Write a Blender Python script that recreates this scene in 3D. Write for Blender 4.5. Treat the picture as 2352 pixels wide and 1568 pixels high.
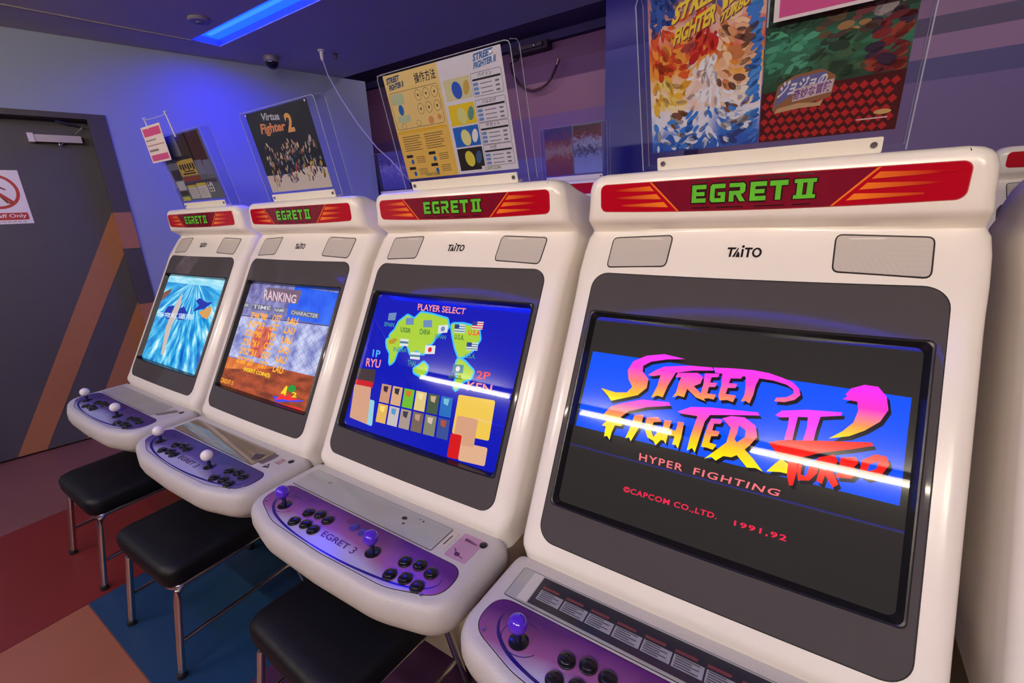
import bpy, math, random
from mathutils import Matrix, Vector

random.seed(7)
for _o in list(bpy.data.objects):
    bpy.data.objects.remove(_o, do_unlink=True)
scene = bpy.context.scene
COL = scene.collection

# ------------------------------------------------------------------ camera
cam_data = bpy.data.cameras.new('camera')
cam = bpy.data.objects.new('camera', cam_data)
COL.objects.link(cam)
cam_data.sensor_width = 36.0
cam_data.sensor_fit = 'HORIZONTAL'
cam_data.lens = 36.0 * 1040.878 / 2352.0
cam_data.clip_start = 0.02
cam.matrix_world = Matrix(((0.837344, -0.119432, 0.533471, 0.11351), (0.544827, 0.262513, -0.796398, -1.028227), (-0.044928, 0.957509, 0.284883, 1.312557), (0, 0, 0, 1)))
scene.camera = cam

# ------------------------------------------------------------------ view and world
vs = scene.view_settings
scene.display_settings.display_device = 'sRGB'
vs.view_transform = 'Standard'
vs.look = 'None'
vs.gamma = 1.0
vs.use_curve_mapping = False
vs.exposure = 0.0
world = bpy.data.worlds.new('world')
scene.world = world
world.use_nodes = True
world.node_tree.nodes['Background'].inputs[0].default_value = (0.30, 0.27, 0.40, 1)
world.node_tree.nodes['Background'].inputs[1].default_value = 0.10
scene.cycles.max_bounces = 8
scene.cycles.diffuse_bounces = 6
scene.cycles.glossy_bounces = 3
scene.cycles.transparent_max_bounces = 10
scene.cycles.transmission_bounces = 6
scene.cycles.sample_clamp_indirect = 4.0
scene.cycles.use_adaptive_sampling = True
scene.cycles.adaptive_threshold = 0.045
scene.cycles.caustics_reflective = False
scene.cycles.caustics_refractive = False

# strengths of the room lamps and the added rear tube
TUBE_POWER = 700.0        # white ceiling tubes behind the camera
BLUE_POWER = 54.0         # blue strips let into the ceiling
DIM_BLUE = 24.0          # the two strips nearer the players
BACK_POWER = 13.0         # added unseen tube that brightens the rear wall
CEIL = 2.31

# ------------------------------------------------------------------ helpers
def lin(r, g, b):
    def f(v):
        v = v / 255.0
        return v / 12.92 if v <= 0.04045 else ((v + 0.055) / 1.055) ** 2.4
    return (f(r), f(g), f(b), 1.0)

MATS = {}

def mat(name, col, rough=0.5, metal=0.0, spec=0.5, coat=0.0, noise=None, bump=None, emit=None, estr=1.0, alpha=None):
    """A procedural principled material; noise = (scale, amount) mottles the colour, bump = (scale, strength)."""
    if name in MATS:
        return MATS[name]
    m = bpy.data.materials.new(name)
    m.use_nodes = True
    nt = m.node_tree
    b = nt.nodes['Principled BSDF']
    b.inputs['Base Color'].default_value = col
    b.inputs['Roughness'].default_value = rough
    b.inputs['Metallic'].default_value = metal
    b.inputs['Specular IOR Level'].default_value = spec
    b.inputs['Coat Weight'].default_value = coat
    b.inputs['Coat Roughness'].default_value = 0.05
    tc = None
    if noise or bump:
        tc = nt.nodes.new('ShaderNodeTexCoord')
    if noise:
        n = nt.nodes.new('ShaderNodeTexNoise')
        n.inputs['Scale'].default_value = noise[0]
        n.inputs['Detail'].default_value = 5
        nt.links.new(tc.outputs['Object'], n.inputs['Vector'])
        mx = nt.nodes.new('ShaderNodeMix')
        mx.data_type = 'RGBA'
        k = noise[1]
        mx.inputs[6].default_value = tuple(max(0, c * (1 - k)) for c in col[:3]) + (1,)
        mx.inputs[7].default_value = tuple(min(1, c * (1 + k)) for c in col[:3]) + (1,)
        nt.links.new(n.outputs['Fac'], mx.inputs[0])
        nt.links.new(mx.outputs[2], b.inputs['Base Color'])
    if bump:
        n2 = nt.nodes.new('ShaderNodeTexNoise')
        n2.inputs['Scale'].default_value = bump[0]
        nt.links.new(tc.outputs['Object'], n2.inputs['Vector'])
        bp = nt.nodes.new('ShaderNodeBump')
        bp.inputs['Strength'].default_value = bump[1]
        bp.inputs['Distance'].default_value = 0.002
        nt.links.new(n2.outputs['Fac'], bp.inputs['Height'])
        nt.links.new(bp.outputs[0], b.inputs['Normal'])
    if emit:
        b.inputs['Emission Color'].default_value = emit
        b.inputs['Emission Strength'].default_value = estr
    MATS[name] = m
    return m

def glow(name, rgb, s=1.0):
    """Phosphor of a lit picture tube behind its glass."""
    m = mat('screen_' + name, (0.004, 0.004, 0.005, 1), rough=0.018, spec=0.5, emit=lin(*rgb), estr=s)
    m.cycles.emission_sampling = 'NONE'
    return m

def ink(name, rgb, rough=0.35):
    return mat('ink_' + name, lin(*rgb), rough=rough, spec=0.4, noise=(60, 0.06))

class MB:
    """Collects vertices and faces; build() links them as one mesh object."""
    def __init__(self):
        self.v = []; self.f = []; self.mi = []
    def add(self, vs_, fs_, mi=0):
        k = len(self.v)
        self.v += [tuple(p) for p in vs_]
        self.f += [tuple(i + k for i in f) for f in fs_]
        self.mi += [mi] * len(fs_)
        return self
    def box(self, x0, x1, y0, y1, z0, z1, mi=0):
        p = [(x0, y0, z0), (x1, y0, z0), (x1, y1, z0), (x0, y1, z0), (x0, y0, z1), (x1, y0, z1), (x1, y1, z1), (x0, y1, z1)]
        return self.add(p, [(0, 3, 2, 1), (4, 5, 6, 7), (0, 1, 5, 4), (1, 2, 6, 5), (2, 3, 7, 6), (3, 0, 4, 7)], mi)
    def prism(self, pts, z0, z1, mi=0):
        n = len(pts)
        v = [(x, y, z0) for x, y in pts] + [(x, y, z1) for x, y in pts]
        f = [tuple(range(n - 1, -1, -1)), tuple(range(n, 2 * n))]
        f += [(i, (i + 1) % n, n + (i + 1) % n, n + i) for i in range(n)]
        return self.add(v, f, mi)
    def tube(self, path, r, n=10, mi=0, cap=True):
        path = [Vector(p) for p in path]
        rings = []
        up = Vector((0.13, 0.31, 0.94)).normalized()
        for i, p in enumerate(path):
            t = (path[min(i + 1, len(path) - 1)] - path[max(i - 1, 0)]).normalized()
            a = t.cross(up)
            if a.length < 1e-4:
                a = t.cross(Vector((1, 0, 0)))
            a.normalize()
            b = t.cross(a)
            rr = r[i] if isinstance(r, (list, tuple)) else r
            rings.append([p + a * (rr * math.cos(2 * math.pi * j / n)) + b * (rr * math.sin(2 * math.pi * j / n)) for j in range(n)])
        return self.rings(rings, cap, mi)
    def rings(self, rings, cap=True, mi=0, cap0=None, cap1=None):
        n = len(rings[0])
        v = [p for r in rings for p in r]
        f = []
        for i in range(len(rings) - 1):
            for j in range(n):
                f.append((i * n + j, i * n + (j + 1) % n, (i + 1) * n + (j + 1) % n, (i + 1) * n + j))
        if cap if cap0 is None else cap0:
            f.append(tuple(range(n - 1, -1, -1)))
        if cap if cap1 is None else cap1:
            f.append(tuple(range((len(rings) - 1) * n, len(rings) * n)))
        return self.add(v, f, mi)
    def lathe(self, prof, n=20, c=(0, 0, 0), mi=0):
        rings = [[(c[0] + r * math.cos(2 * math.pi * j / n), c[1] + r * math.sin(2 * math.pi * j / n), c[2] + z) for j in range(n)] for r, z in prof]
        return self.rings(rings, True, mi)
    def mesh(self, name, mats, smooth=None):
        me = bpy.data.meshes.new(name)
        me.from_pydata(self.v, [], self.f)
        for m in (mats if isinstance(mats, (list, tuple)) else [mats]):
            me.materials.append(m)
        me.polygons.foreach_set('material_index', self.mi)
        fix_normals(me)
        if smooth is not None:
            me.polygons.foreach_set('use_smooth', [True] * len(me.polygons))
            me.set_sharp_from_angle(angle=math.radians(smooth))
        me.update()
        return me
    def build(self, name, mats, parent=None, smooth=None):
        return link(name, self.mesh(name, mats, smooth), parent)

def fix_normals(me):
    import bmesh
    bm = bmesh.new(); bm.from_mesh(me)
    bmesh.ops.recalc_face_normals(bm, faces=bm.faces)
    bm.to_mesh(me); bm.free()

def link(name, me, parent=None):
    o = bpy.data.objects.new(name, me)
    COL.objects.link(o)
    if parent is not None:
        o.parent = parent
    return o

def tag(o, label, cat=None, group=None, kind=None):
    if label: o['label'] = label
    if cat: o['category'] = cat
    if group: o['group'] = group
    if kind: o['kind'] = kind
    return o

def thing(name, loc, label, cat, group=None, rot=(0, 0, 0)):
    o = bpy.data.objects.new(name, None)
    o.empty_display_size = 0.1
    COL.objects.link(o)
    o.location = loc
    o.rotation_euler = rot
    return tag(o, label, cat, group)

def struct(o):
    o['kind'] = 'structure'
    return o

def round_poly(pts, rad, n=6):
    """Plan polygon with its corners rounded; rad is one radius or one for each corner."""
    out = []
    m = len(pts)
    for i in range(m):
        p0, p1, p2 = Vector(pts[i - 1]), Vector(pts[i]), Vector(pts[(i + 1) % m])
        r = rad[i] if isinstance(rad, (list, tuple)) else rad
        a = (p0 - p1); b = (p2 - p1)
        la, lb = a.length, b.length
        a.normalize(); b.normalize()
        ang = a.angle(b)
        if r <= 0 or ang > 3.1:
            out.append(tuple(p1)); continue
        d = min(r / math.tan(ang / 2), la * 0.49, lb * 0.49)
        q0, q2 = p1 + a * d, p1 + b * d
        for k in range(n + 1):
            t = k / n
            q = q0 * (1 - t) ** 2 + p1 * (2 * t * (1 - t)) + q2 * t ** 2
            out.append(tuple(q))
    return out

def inset(pts, d):
    """Every point of a closed plan loop moved inwards by d."""
    m = len(pts)
    area = sum(pts[i][0] * pts[(i + 1) % m][1] - pts[(i + 1) % m][0] * pts[i][1] for i in range(m))
    sg = 1 if area > 0 else -1
    out = []
    for i in range(m):
        p0, p2 = pts[i - 1], pts[(i + 1) % m]
        tx, ty = p2[0] - p0[0], p2[1] - p0[1]
        l = math.hypot(tx, ty) or 1
        out.append((pts[i][0] - sg * d * ty / l, pts[i][1] + sg * d * tx / l))
    return out

def ellipse(cx, cy, rx, ry, n=20, rot=0):
    return [(cx + rx * math.cos(t) * math.cos(rot) - ry * math.sin(t) * math.sin(rot), cy + rx * math.cos(t) * math.sin(rot) + ry * math.sin(t) * math.cos(rot)) for t in (2 * math.pi * i / n for i in range(n))]

def rect(x0, x1, y0, y1):
    return [(x0, y0), (x1, y0), (x1, y1), (x0, y1)]

TEXT_CACHE = {}
def text_mesh(s, bold=0.0, shear=0.0, spacing=1.0):
    """Outlines of a line of lettering as flat 2D vertices and faces."""
    key = (s, bold, shear, spacing)
    if key in TEXT_CACHE:
        return TEXT_CACHE[key]
    cu = bpy.data.curves.new('t', 'FONT')
    cu.body = s
    cu.size = 1.0
    cu.offset = bold
    cu.shear = shear
    cu.space_character = spacing
    cu.resolution_u = 3
    o = bpy.data.objects.new('t', cu)
    COL.objects.link(o)
    dg = bpy.context.evaluated_depsgraph_get()
    dg.update()
    me = o.evaluated_get(dg).to_mesh()
    v = [(p.co.x, p.co.y) for p in me.vertices]
    f = [tuple(p.vertices) for p in me.polygons]
    o.evaluated_get(dg).to_mesh_clear()
    bpy.data.objects.remove(o, do_unlink=True)
    bpy.data.curves.remove(cu)
    if v:
        x0 = min(p[0] for p in v); x1 = max(p[0] for p in v)
        y0 = min(p[1] for p in v); y1 = max(p[1] for p in v)
    else:
        v = [(0, 0), (1, 0), (1, 1)]; f = [(0, 1, 2)]; x0 = y0 = 0; x1 = y1 = 1
    v = [((a - x0) / (x1 - x0), (b - y0) / (y1 - y0)) for a, b in v]
    TEXT_CACHE[key] = (v, f, (x1 - x0) / (y1 - y0))
    return TEXT_CACHE[key]

class Art:
    """Flat print on a surface: mp(x, y, lift) gives the point in the parent's space."""
    def __init__(self, parent, mp, step=0.0004, base=0.0004):
        self.p = parent; self.mp = mp; self.step = step; self.base = base
    def poly(self, name, pts, m, layer=0):
        mb = MB()
        h = self.base + layer * self.step
        mb.add([self.mp(x, y, h) for x, y in pts], [tuple(range(len(pts)))])
        return mb.build(name, m, self.p)
    def polys(self, name, lst, m, layer=0):
        mb = MB()
        h = self.base + layer * self.step
        for pts in lst:
            mb.add([self.mp(x, y, h) for x, y in pts], [tuple(range(len(pts)))])
        return mb.build(name, m, self.p)
    def strip(self, name, lo, hi, m, layer=0):
        h = self.base + layer * self.step
        n = len(lo)
        return MB().add([self.mp(x, y, h) for x, y in list(lo) + list(hi)], [(i, i + 1, n + i + 1, n + i) for i in range(n - 1)]).build(name, m, self.p)
    def text(self, s, quad, m, layer=1, bold=0.0, shear=0.0, spacing=1.0, name='lettering'):
        """quad = top left, bottom left, top right, bottom right"""
        v, f, _ = text_mesh(s, bold, shear, spacing)
        tl, bl, tr, br = quad
        h = self.base + layer * self.step
        pts = []
        for a, b in v:
            x = (bl[0] * (1 - b) + tl[0] * b) * (1 - a) + (br[0] * (1 - b) + tr[0] * b) * a
            y = (bl[1] * (1 - b) + tl[1] * b) * (1 - a) + (br[1] * (1 - b) + tr[1] * b) * a
            pts.append(self.mp(x, y, h))
        return MB().add(pts, f).build(name, m, self.p)
    def line(self, s, x, y, h, m, layer=1, w=None, **k):
        a = text_mesh(s, k.get('bold', 0.0), k.get('shear', 0.0), k.get('spacing', 1.0))[2]
        w = w or a * h
        return self.text(s, ((x, y + h), (x, y), (x + w, y + h), (x + w, y)), m, layer, **k)

# ------------------------------------------------------------------ materials
WHITE = mat('cream_plastic', lin(238, 232, 222), rough=0.22, spec=0.5, noise=(5, 0.03))
PANELW = mat('speckled_panel_plastic', lin(190, 187, 184), rough=0.45, noise=(420, 0.18), bump=(500, 0.15))
TAN = mat('pedestal_plastic', lin(186, 172, 152), rough=0.5, noise=(9, 0.06))
BLACKGAP = mat('dark_gap', lin(16, 15, 18), rough=0.7)
RED = mat('marquee_red', lin(168, 8, 30), rough=0.12, spec=0.5, noise=(7, 0.12), emit=lin(150, 4, 18), estr=0.16)
REDDARK = mat('marquee_centre', lin(112, 18, 38), rough=0.12, noise=(30, 0.2), emit=lin(120, 8, 24), estr=0.14)
def amber_material():
    m = mat('marquee_amber', lin(222, 112, 30), rough=0.12, emit=lin(200, 90, 24), estr=0.14)
    nt = m.node_tree
    b = nt.nodes['Principled BSDF']
    tc = nt.nodes.new('ShaderNodeTexCoord'); sp = nt.nodes.new('ShaderNodeSeparateXYZ'); ab = nt.nodes.new('ShaderNodeMath'); ab.operation = 'ABSOLUTE'
    mr = nt.nodes.new('ShaderNodeMapRange'); mr.inputs['From Min'].default_value = 0.17; mr.inputs['From Max'].default_value = 0.27
    mx = nt.nodes.new('ShaderNodeMix'); mx.data_type = 'RGBA'
    mx.inputs[6].default_value = lin(226, 116, 34); mx.inputs[7].default_value = lin(172, 10, 26)
    nt.links.new(tc.outputs['Object'], sp.inputs[0]); nt.links.new(sp.outputs[0], ab.inputs[0]); nt.links.new(ab.outputs[0], mr.inputs[0]); nt.links.new(mr.outputs[0], mx.inputs[0])
    nt.links.new(mx.outputs[2], b.inputs['Base Color']); nt.links.new(mx.outputs[2], b.inputs['Emission Color'])
    return m
MSTRIPE = amber_material()
MGREEN = mat('marquee_green', lin(96, 180, 50), rough=0.14, noise=(40, 0.25), emit=lin(90, 190, 50), estr=0.12)
MDARK = mat('marquee_dark_line', lin(48, 18, 20), rough=0.2)
BEZEL = mat('smoked_bezel', lin(78, 74, 76), rough=0.06, spec=0.13, noise=(6, 0.05))
FRAMEM = mat('tube_frame', lin(26, 25, 30), rough=0.28, spec=0.5, bump=(900, 0.1))
BLACKINK = mat('black_print', lin(24, 22, 24), rough=0.3)
CHROME = mat('chrome', lin(205, 205, 210), rough=0.12, metal=1.0)
SCREWM = mat('screw_steel', lin(150, 150, 155), rough=0.3, metal=1.0)
SEATM = mat('black_leatherette', lin(8, 10, 17), rough=0.5, spec=0.25, bump=(300, 0.2), noise=(14, 0.2))
BTN_BLACK = mat('button_black', lin(22, 22, 28), rough=0.18, spec=0.5)
BTN_BLUE = mat('button_clear_blue', lin(70, 60, 150), rough=0.15)
BALL_WHITE = mat('ball_white', lin(232, 228, 228), rough=0.22)
BALL_PURPLE = mat('ball_purple', lin(84, 40, 205), rough=0.12, coat=0.5, noise=(60, 0.3))
SHAFTM = mat('dark_blue_shaft', lin(22, 22, 70), rough=0.3)
TRAYM = mat('tray_grey', lin(166, 168, 164), rough=0.12, spec=0.5, noise=(11, 0.1))
TRAYGLASS = mat('tray_mirror_grey', lin(140, 128, 104), rough=0.04, spec=0.8, noise=(8, 0.1))
HOLE = mat('lock_black', lin(20, 18, 22), rough=0.3)

def grille_material():
    m = mat('speaker_mesh', lin(176, 170, 162), rough=0.5)
    nt = m.node_tree
    b = nt.nodes['Principled BSDF']
    tc = nt.nodes.new('ShaderNodeTexCoord')
    mp = nt.nodes.new('ShaderNodeMapping')
    mp.inputs['Scale'].default_value = (190, 190, 190)
    mp.inputs['Rotation'].default_value = (0, 0.6, 0)
    vo = nt.nodes.new('ShaderNodeTexVoronoi')
    vo.inputs['Randomness'].default_value = 0.0
    rp = nt.nodes.new('ShaderNodeValToRGB')
    rp.color_ramp.elements[0].position = 0.28; rp.color_ramp.elements[0].color = lin(110, 104, 98)
    rp.color_ramp.elements[1].position = 0.42; rp.color_ramp.elements[1].color = lin(206, 198, 188)
    nt.links.new(tc.outputs['Object'], mp.inputs[0])
    nt.links.new(mp.outputs[0], vo.inputs['Vector'])
    nt.links.new(vo.outputs['Distance'], rp.inputs[0])
    nt.links.new(rp.outputs[0], b.inputs['Base Color'])
    return m
GRILLE = grille_material()

def overlay_material(name, back, mid, front):
    """Printed control sheet: deep colour at the back running to pale lilac at the front rim, with streaks."""
    m = mat(name, mid, rough=0.2, spec=0.4)
    nt = m.node_tree
    b = nt.nodes['Principled BSDF']
    tc = nt.nodes.new('ShaderNodeTexCoord')
    sp = nt.nodes.new('ShaderNodeSeparateXYZ')
    nt.links.new(tc.outputs['Object'], sp.inputs[0])
    n = nt.nodes.new('ShaderNodeTexNoise'); n.inputs['Scale'].default_value = 9
    nt.links.new(tc.outputs['Object'], n.inputs['Vector'])
    # y - 0.22 x^2 follows the curved front edge
    sq = nt.nodes.new('ShaderNodeMath'); sq.operation = 'POWER'; sq.inputs[1].default_value = 2
    ab = nt.nodes.new('ShaderNodeMath'); ab.operation = 'ABSOLUTE'
    nt.links.new(sp.outputs[0], ab.inputs[0]); nt.links.new(ab.outputs[0], sq.inputs[0])
    ml = nt.nodes.new('ShaderNodeMath'); ml.operation = 'MULTIPLY_ADD'; ml.inputs[1].default_value = 0.35
    nt.links.new(sq.outputs[0], ml.inputs[0]); nt.links.new(sp.outputs[1], ml.inputs[2])
    ad = nt.nodes.new('ShaderNodeMath'); ad.operation = 'MULTIPLY_ADD'; ad.inputs[1].default_value = 0.05
    nt.links.new(n.outputs['Fac'], ad.inputs[0]); nt.links.new(ml.outputs[0], ad.inputs[2])
    mr = nt.nodes.new('ShaderNodeMapRange')
    mr.inputs['From Min'].default_value = -0.560; mr.inputs['From Max'].default_value = -0.42
    nt.links.new(ad.outputs[0], mr.inputs[0])
    rp = nt.nodes.new('ShaderNodeValToRGB')
    e = rp.color_ramp.elements
    e[0].position = 0.0; e[0].color = front
    e[1].position = 1.0; e[1].color = back
    k = e.new(0.28); k.color = front
    k = e.new(0.52); k.color = mid
    nt.links.new(mr.outputs[0], rp.inputs[0])
    nt.links.new(rp.outputs[0], b.inputs['Base Color'])
    return m
OVER_P = overlay_material('overlay_purple', lin(84, 30, 110), lin(146, 86, 140), lin(176, 172, 206))
OVER_B = overlay_material('overlay_violet', lin(64, 52, 112), lin(92, 80, 136), lin(168, 170, 196))
SWOOSH = mat('overlay_blue_line', lin(34, 24, 110), rough=0.2)

def acrylic():
    m = bpy.data.materials.new('clear_acrylic')
    m.use_nodes = True
    nt = m.node_tree
    for n in list(nt.nodes):
        if n.type != 'OUTPUT_MATERIAL': nt.nodes.remove(n)
    out = [n for n in nt.nodes if n.type == 'OUTPUT_MATERIAL'][0]
    t = nt.nodes.new('ShaderNodeBsdfTransparent'); t.inputs[0].default_value = (0.93, 0.94, 0.97, 1)
    g = nt.nodes.new('ShaderNodeBsdfGlossy'); g.inputs['Roughness'].default_value = 0.03
    lw = nt.nodes.new('ShaderNodeLayerWeight'); lw.inputs[0].default_value = 0.5
    pw = nt.nodes.new('ShaderNodeMath'); pw.operation = 'POWER'; pw.inputs[1].default_value = 4.0
    fr = nt.nodes.new('ShaderNodeMath'); fr.operation = 'MULTIPLY_ADD'; fr.inputs[1].default_value = 0.28; fr.inputs[2].default_value = 0.025
    nt.links.new(lw.outputs['Facing'], pw.inputs[0]); nt.links.new(pw.outputs[0], fr.inputs[0])
    mx = nt.nodes.new('ShaderNodeMixShader')
    nt.links.new(fr.outputs[0], mx.inputs[0]); nt.links.new(t.outputs[0], mx.inputs[1]); nt.links.new(g.outputs[0], mx.inputs[2])
    nt.links.new(mx.outputs[0], out.inputs[0])
    return m
ACRYLIC = acrylic()
def acrylic_edge():
    m = bpy.data.materials.new('acrylic_cut_edge')
    m.use_nodes = True
    nt = m.node_tree
    b = nt.nodes['Principled BSDF']
    b.inputs['Base Color'].default_value = lin(190, 196, 214); b.inputs['Roughness'].default_value = 0.25
    t = nt.nodes.new('ShaderNodeBsdfTransparent')
    mx = nt.nodes.new('ShaderNodeMixShader'); mx.inputs[0].default_value = 0.45
    out = [n for n in nt.nodes if n.type == 'OUTPUT_MATERIAL'][0]
    nt.links.new(t.outputs[0], mx.inputs[1]); nt.links.new(b.outputs[0], mx.inputs[2]); nt.links.new(mx.outputs[0], out.inputs[0])
    return m
ACEDGE = acrylic_edge()

# ------------------------------------------------------------------ the room
WD = Vector((math.sin(math.radians(14.08)), math.cos(math.radians(14.08)), 0))   # along the left wall
WN = Vector((WD.y, -WD.x, 0))                                                     # out of the left wall into the room
W0 = Vector((-3.495, -0.19, 0))
def wall_pt(t, off, z):
    p = W0 + WD * t + WN * off
    return (p.x, p.y, z)
def wall_box(mb, t0, t1, o0, o1, z0, z1, mi=0):
    p = [wall_pt(t0, o0, z0), wall_pt(t1, o0, z0), wall_pt(t1, o1, z0), wall_pt(t0, o1, z0), wall_pt(t0, o0, z1), wall_pt(t1, o0, z1), wall_pt(t1, o1, z1), wall_pt(t0, o1, z1)]
    return mb.add(p, [(0, 3, 2, 1), (4, 5, 6, 7), (0, 1, 5, 4), (1, 2, 6, 5), (2, 3, 7, 6), (3, 0, 4, 7)], mi)
def wall_poly(mb, pts, o0, o1, mi=0):
    n = len(pts)
    v = [wall_pt(t, o0, z) for t, z in pts] + [wall_pt(t, o1, z) for t, z in pts]
    f = [tuple(range(n - 1, -1, -1)), tuple(range(n, 2 * n))] + [(i, (i + 1) % n, n + (i + 1) % n, n + i) for i in range(n)]
    return mb.add(v, f, mi)

WALLP = mat('painted_plaster', lin(136, 146, 166), rough=0.6, noise=(4, 0.04), bump=(120, 0.1))
CEILM = mat('ceiling_board', lin(176, 180, 176), rough=0.7, noise=(6, 0.05))
DARKC = mat('dark_ceiling', lin(62, 56, 92), rough=0.7, noise=(5, 0.08))
DOORM = mat('door_steel', lin(70, 67, 76), rough=0.5, noise=(9, 0.08))
FRAMED = mat('door_frame_dark', lin(64, 58, 60), rough=0.45, noise=(12, 0.08))
BROWN = mat('brown_stripe_paint', lin(158, 102, 70), rough=0.5, noise=(14, 0.06))

# floor: coloured vinyl pieces
VB = mat('vinyl_brown', lin(112, 70, 66), rough=0.45, noise=(3, 0.1))
VR = mat('vinyl_red', lin(108, 28, 25), rough=0.45, noise=(3, 0.1))
VO = mat('vinyl_orange', lin(142, 84, 62), rough=0.45, noise=(3, 0.1))
VT = mat('vinyl_teal', lin(16, 52, 88), rough=0.45, noise=(3, 0.12))
VP = mat('vinyl_plum', lin(66, 34, 68), rough=0.45, noise=(3, 0.12))
VBL = mat('vinyl_slate', lin(58, 60, 108), rough=0.45, noise=(3, 0.12))
floor = struct(MB().box(-6, 4.2, -6.2, 4.2, -0.06, 0.0).build('floor', VB))

ceiling = MB()
STRIPS = [(0.49, 0.65), (-1.44, -1.37), (-3.365, -3.33)]
SX0 = -3.015
STRIP_END = {0.49: -1.72, -1.44: 1.6, -3.365: 2.6}
ys = [-6.2]
for a, b in sorted(STRIPS):
    ys += [a, b]
ys.append(1.55)
for i in range(0, len(ys), 2):
    ceiling.box(-6, 4.2, ys[i], ys[i + 1], CEIL, CEIL + 0.09)
for a, b in STRIPS:
    ceiling.box(-6, SX0, a, b, CEIL, CEIL + 0.09)
    ceiling.box(STRIP_END[a], 4.2, a, b, CEIL, CEIL + 0.09)
ceiling.box(-6, 4.2, 1.45, 1.55, CEIL + 0.09, CEIL + 0.36)
struct(ceiling.build('ceiling', CEILM))
struct(MB().box(-6, 4.2, 1.55, 4.2, 2.66, 2.74).build('ceiling_rear', DARKC))

wl = MB()
wall_box(wl, 0.319, 1.978, -0.12, 0, 0, CEIL)
wall_box(wl, -1.0, 0.319, -0.12, 0, 1.924, CEIL)
wall_box(wl, -6.5, -0.72, -0.12, 0, 0, CEIL)
struct(wl.build('wall_left', WALLP))
wr = MB().box(-6.1, -6.0, -6.2, 4.2, 0, 2.75)
struct(wr.build('wall_far_left', DARKC))
struct(MB().box(4.1, 4.2, -6.2, 4.2, 0, 2.75).build('wall_right', WALLP))
struct(MB().box(-6, 4.2, -6.2, -6.1, 0, 2.4).build('wall_front', DARKC))

def back_wall_material():
    """Level purple bands, tone set by height; the bands differ left and right of the pillar."""
    m = mat('banded_purple_wall', lin(110, 84, 124), rough=0.5)
    nt = m.node_tree
    b = nt.nodes['Principled BSDF']
    tc = nt.nodes.new('ShaderNodeTexCoord'); sp = nt.nodes.new('ShaderNodeSeparateXYZ')
    nt.links.new(tc.outputs['Object'], sp.inputs[0])
    def ramp(stops):
        mr = nt.nodes.new('ShaderNodeMapRange'); mr.inputs['From Min'].default_value = 1.0; mr.inputs['From Max'].default_value = 3.0
        nt.links.new(sp.outputs[2], mr.inputs[0])
        rp = nt.nodes.new('ShaderNodeValToRGB'); rp.color_ramp.interpolation = 'CONSTANT'
        e = rp.color_ramp.elements
        e[0].position = 0; e[0].color = stops[0][1]
        e[1].position = (stops[1][0] - 1) / 2; e[1].color = stops[1][1]
        for z, c in stops[2:]:
            k = e.new((z - 1) / 2); k.color = c
        nt.links.new(mr.outputs[0], rp.inputs[0])
        return rp
    left = ramp([(1.0, lin(104, 96, 176)), (1.60, lin(112, 106, 190)), (1.725, lin(122, 90, 150)), (2.06, lin(140, 98, 128)), (2.45, lin(132, 90, 112))])
    right = ramp([(1.0, lin(104, 84, 140)), (1.905, lin(66, 62, 120)), (2.02, lin(136, 104, 140)), (2.14, lin(70, 60, 92)), (2.23, lin(132, 100, 128))])
    gt = nt.nodes.new('ShaderNodeMath'); gt.operation = 'GREATER_THAN'; gt.inputs[1].default_value = -1.0
    nt.links.new(sp.outputs[0], gt.inputs[0])
    mx = nt.nodes.new('ShaderNodeMix'); mx.data_type = 'RGBA'
    nt.links.new(gt.outputs[0], mx.inputs[0]); nt.links.new(left.outputs[0], mx.inputs[6]); nt.links.new(right.outputs[0], mx.inputs[7])
    nt.links.new(mx.outputs[2], b.inputs['Base Color'])
    return m
struct(MB().box(-6, 4.2, 2.8, 2.9, 0, 2.75).build('wall_back', back_wall_material()))
PILLAR = mat('deep_blue_paint', lin(30, 36, 120), rough=0.4, noise=(3, 0.15))
struct(MB().box(-1.27, -0.70, 2.38, 2.8, 0, 2.66).build('trim_1', PILLAR))
struct(MB().box(-6, 4.2, 2.74, 2.8, 2.60, 2.66).build('trim_2', DARKC))

# floor pieces
def floor_piece(name, pts, m, z=0.0015):
    o = MB().prism(pts, 0.0, z).build(name, m, floor)
    return o
floor_piece('vinyl_piece', rect(-2.78, -1.94, -5.9, 1.6), VR)
floor_piece('vinyl_piece', rect(-1.937, 2.6, -5.9, -0.808), VO)
floor_piece('vinyl_piece', rect(-1.937, -1.13, -0.805, 1.6), VT)
floor_piece('vinyl_piece', rect(-1.127, 2.6, -0.805, 1.6), VP)


# door with its sign and closer
door = struct(thing('door_1', wall_pt(-0.2, -0.1, 0), None, None))
door.location = (0, 0, 0)
wall_box(MB(), 0, 0, 0, 0, 0, 0)
leaf = MB(); wall_box(leaf, -0.70, 0.235, -0.14, -0.10, 0.012, 1.895); leaf.build('door_leaf', DOORM, door)
fr = MB()
wall_poly(fr, [(0.235, 0), (0.319, 0), (0.319, 1.924), (-0.72, 1.924), (-0.72, 0), (-0.70, 0), (-0.70, 1.895), (0.235, 1.895)], -0.12, 0.006)
fr.build('door_frame', FRAMED, door)
st = MB(); wall_poly(st, [(0.234, 1.392), (0.234, 1.135), (-0.385, 0.013), (-0.512, 0.013)], -0.10, -0.0985); st.build('stripe', BROWN, door)
st = MB(); wall_poly(st, [(0.234, 0.825), (0.234, 0.612), (-0.092, 0.013), (-0.202, 0.013)], -0.10, -0.0985); st.build('stripe', BROWN, door)
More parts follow.
